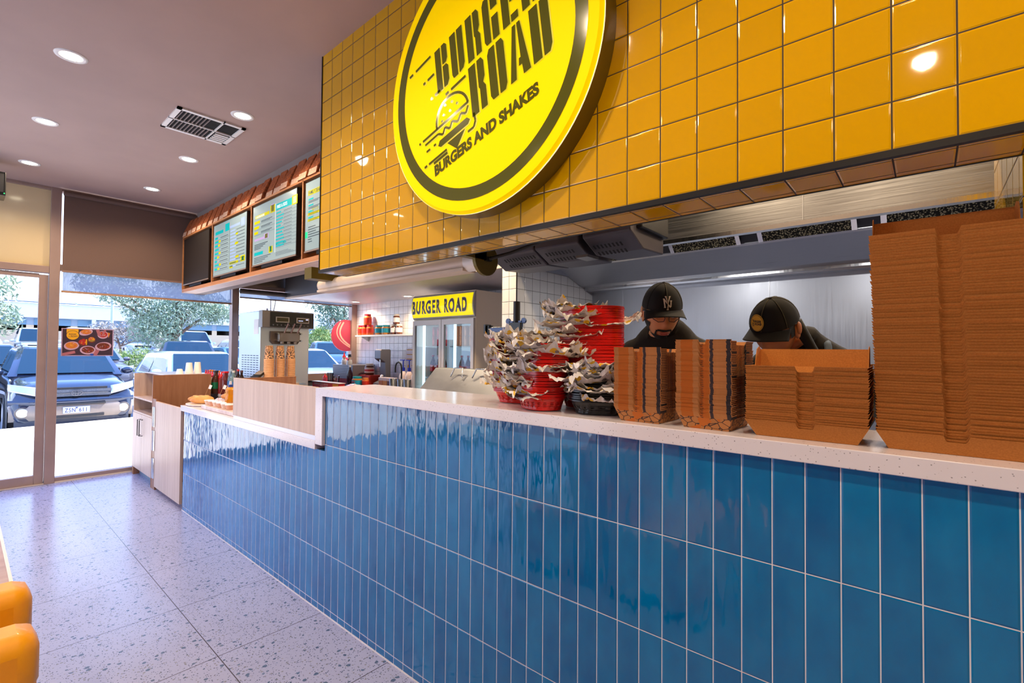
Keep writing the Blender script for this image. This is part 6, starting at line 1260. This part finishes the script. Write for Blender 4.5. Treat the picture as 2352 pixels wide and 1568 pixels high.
# trees
bark = noisy('bark', '6c5444', '8c7060', 6, .9)
def leafm(nm, a, b):
    m = mat(nm, a, .55); q = N(m); oi = q.n('NewGeometry'); wn = q.n('TexNoise'); wn.inputs['Scale'].default_value = 2.5; q.l(oi.outputs['Position'], wn.inputs['Vector'])
    q.l(q.mix(q.ramp(wn.outputs['Fac'], .35, .65), lin(a), lin(b)), q.b.inputs['Base Color']); q.b.inputs['Specular IOR Level'].default_value = .4
    return m
def tree(name, label, x, y, h, blobs, mt, nleaf, ls, seed, trunk_r=.16, cat='tree', zb=None, s=1):
    blobs = [tuple(v*s for v in b) for b in blobs]; h *= s; ls *= s
    r_ = random.Random(seed); z0 = gz(x) if zb is None else zb; t = thing(name, label, cat, (x, y, z0))
    m = M(); top = (x+r_.uniform(-.3, .3), y+r_.uniform(-.3, .3), z0+h*.55); m.tube([(x, y, z0), (x+.1, y-.05, z0+h*.25), top], trunk_r, bark, 8, rr=[trunk_r, trunk_r*.8, trunk_r*.6])
    for (bx, by, bz_, br_) in blobs: m.tube([(x+.05, y, z0+h*.3), (x+bx*.5, y+by*.5, z0+(h*.35+bz_)*.5), (x+bx, y+by, z0+bz_)], .05, bark, 6, rr=[trunk_r*.5, trunk_r*.35, .02])
    m.build('trunk', t, smooth=60)
    m = M(); tot = sum(b[3]**2 for b in blobs); vs = []; fs = []
    for (bx, by, bz_, br_) in blobs:
        for k in range(int(nleaf*br_**2/tot)):
            d = Vector((r_.gauss(0, 1), r_.gauss(0, 1), r_.gauss(0, 1))).normalized()*br_*(r_.random()**.45)
            c = Vector((x+bx+d.x, y+by+d.y, z0+bz_+d.z*.8)); a = Vector((r_.gauss(0, 1), r_.gauss(0, 1), r_.gauss(0, 1)-.6)).normalized(); b = a.orthogonal().normalized()
            b = Matrix.Rotation(r_.uniform(0, 6.28), 3, a) @ b; l_ = ls*r_.uniform(.6, 1.4); w_ = l_*.27; i = len(vs)
            vs += [tuple(c-a*l_), tuple(c+b*w_), tuple(c+a*l_), tuple(c-b*w_)]; fs.append((i, i+1, i+2, i+3))
    m.add(vs, fs, mt); m.build('foliage', t); return t
le = leafm('eucalypt_leaf', '7c9880', 'b4bfa4'); lg = leafm('green_leaf', '7c9c54', 'a8b470'); ld_ = leafm('dark_leaf', '50705c', '7c9478')
tree('eucalyptus_tree', 'big silvery green eucalyptus tree behind the poster and pickup', -31.5, 6.4, 5.2, [(0, -.6, 2.9, 1.5), (.4, -2.2, 3.7, 1.0), (-.2, -3.2, 3.9, .55), (0, .9, 3.2, 1.35), (.2, .1, 4.4, 1.1), (0, 1.9, 3.0, .9), (.3, -.8, 1.9, 1.1), (.2, 1.4, 4.4, .8)], le, 17000, .085, 2, .2, s=1.15)
tree('flowering_shrub', 'bright green shrub with a few red blossoms under the eucalyptus', -28.4, 3.9, 1.5, [(0, -.6, .7, .8), (0, .4, .8, .8), (0, 1.2, .6, .6)], lg, 4500, .06, 3, .05, 'shrub')
tree('street_tree', 'blue-green tree cut by the left edge of the photo', -17.5, -1.35, 4.6, [(0, .2, 3.3, .8), (-.3, .5, 2.5, .6), (.2, -.4, 3.0, .9), (0, .3, 4.1, .6), (0, -.6, 1.7, .8)], le, 7500, .068, 5, .1)
tree('street_tree', 'leafy tree behind the ice cream machine', -34, 17.8, 7.5, [(0, -1.5, 5.0, 1.5), (0, .5, 5.6, 1.2), (0, 2.2, 4.9, 1.0), (0, -.3, 3.6, 1.6)], ld_, 5000, .13, 6, .15)
tree('street_tree', 'small round tree top just right of the window post', -38, 14.2, 7.4, [(0, 0, 6.2, .9), (0, .5, 5.4, .9)], ld_, 1800, .13, 7, .12)
for i, (y, s_) in enumerate(((18.6, 1.35), (22.2, 1.75), (26, 1.75), (29.8, 1.75))):
    tree('roadside_bush', ['sunlit green bush right of the ice cream machine', 'tallest sunlit green bush left of the red disc', 'green bush behind the red disc', 'green bush mostly behind the window corner'][i], -39+i*.7, y, 4.2, [(0, 0, 2.2*s_/1.9, s_), (0, .3, 3.3*s_/1.9, s_*.6)], lg, 3200, .13, 10+i, .12, 'bush')
tree('street_tree', 'greyer tree rising above the red disc', -44, 33, 9, [(0, 0, 5.5, 2.4), (0, 1.5, 8.0, 1.8), (0, -1.8, 4.5, 1.8)], le, 3200, .2, 21, .2)
tree('bare_shrub', 'grey leafless looking shrub above the poster', -40, 5.6, 3.4, [(0, -.9, 1.9, .9), (0, .6, 2.0, 1.0), (0, 1.9, 1.8, .8)], leafm('grey_twig', '948c88', 'b4aca4'), 3000, .10, 31, .08, 'shrub')
m = M(); hill = noisy('hill_green', '8ca494', 'a8b8b0', .4, .9, obj=False)
m.grid(lambda u, v: (-160-v*40, 40+u*160, 1+math.sin(math.pi*v)*(16+4*math.sin(u*9))*min(1, .3+u)), 20, 6, hill); o = m.build('hills', smooth=180); o['kind'] = 'structure'; o['label'] = 'distant wooded hill'
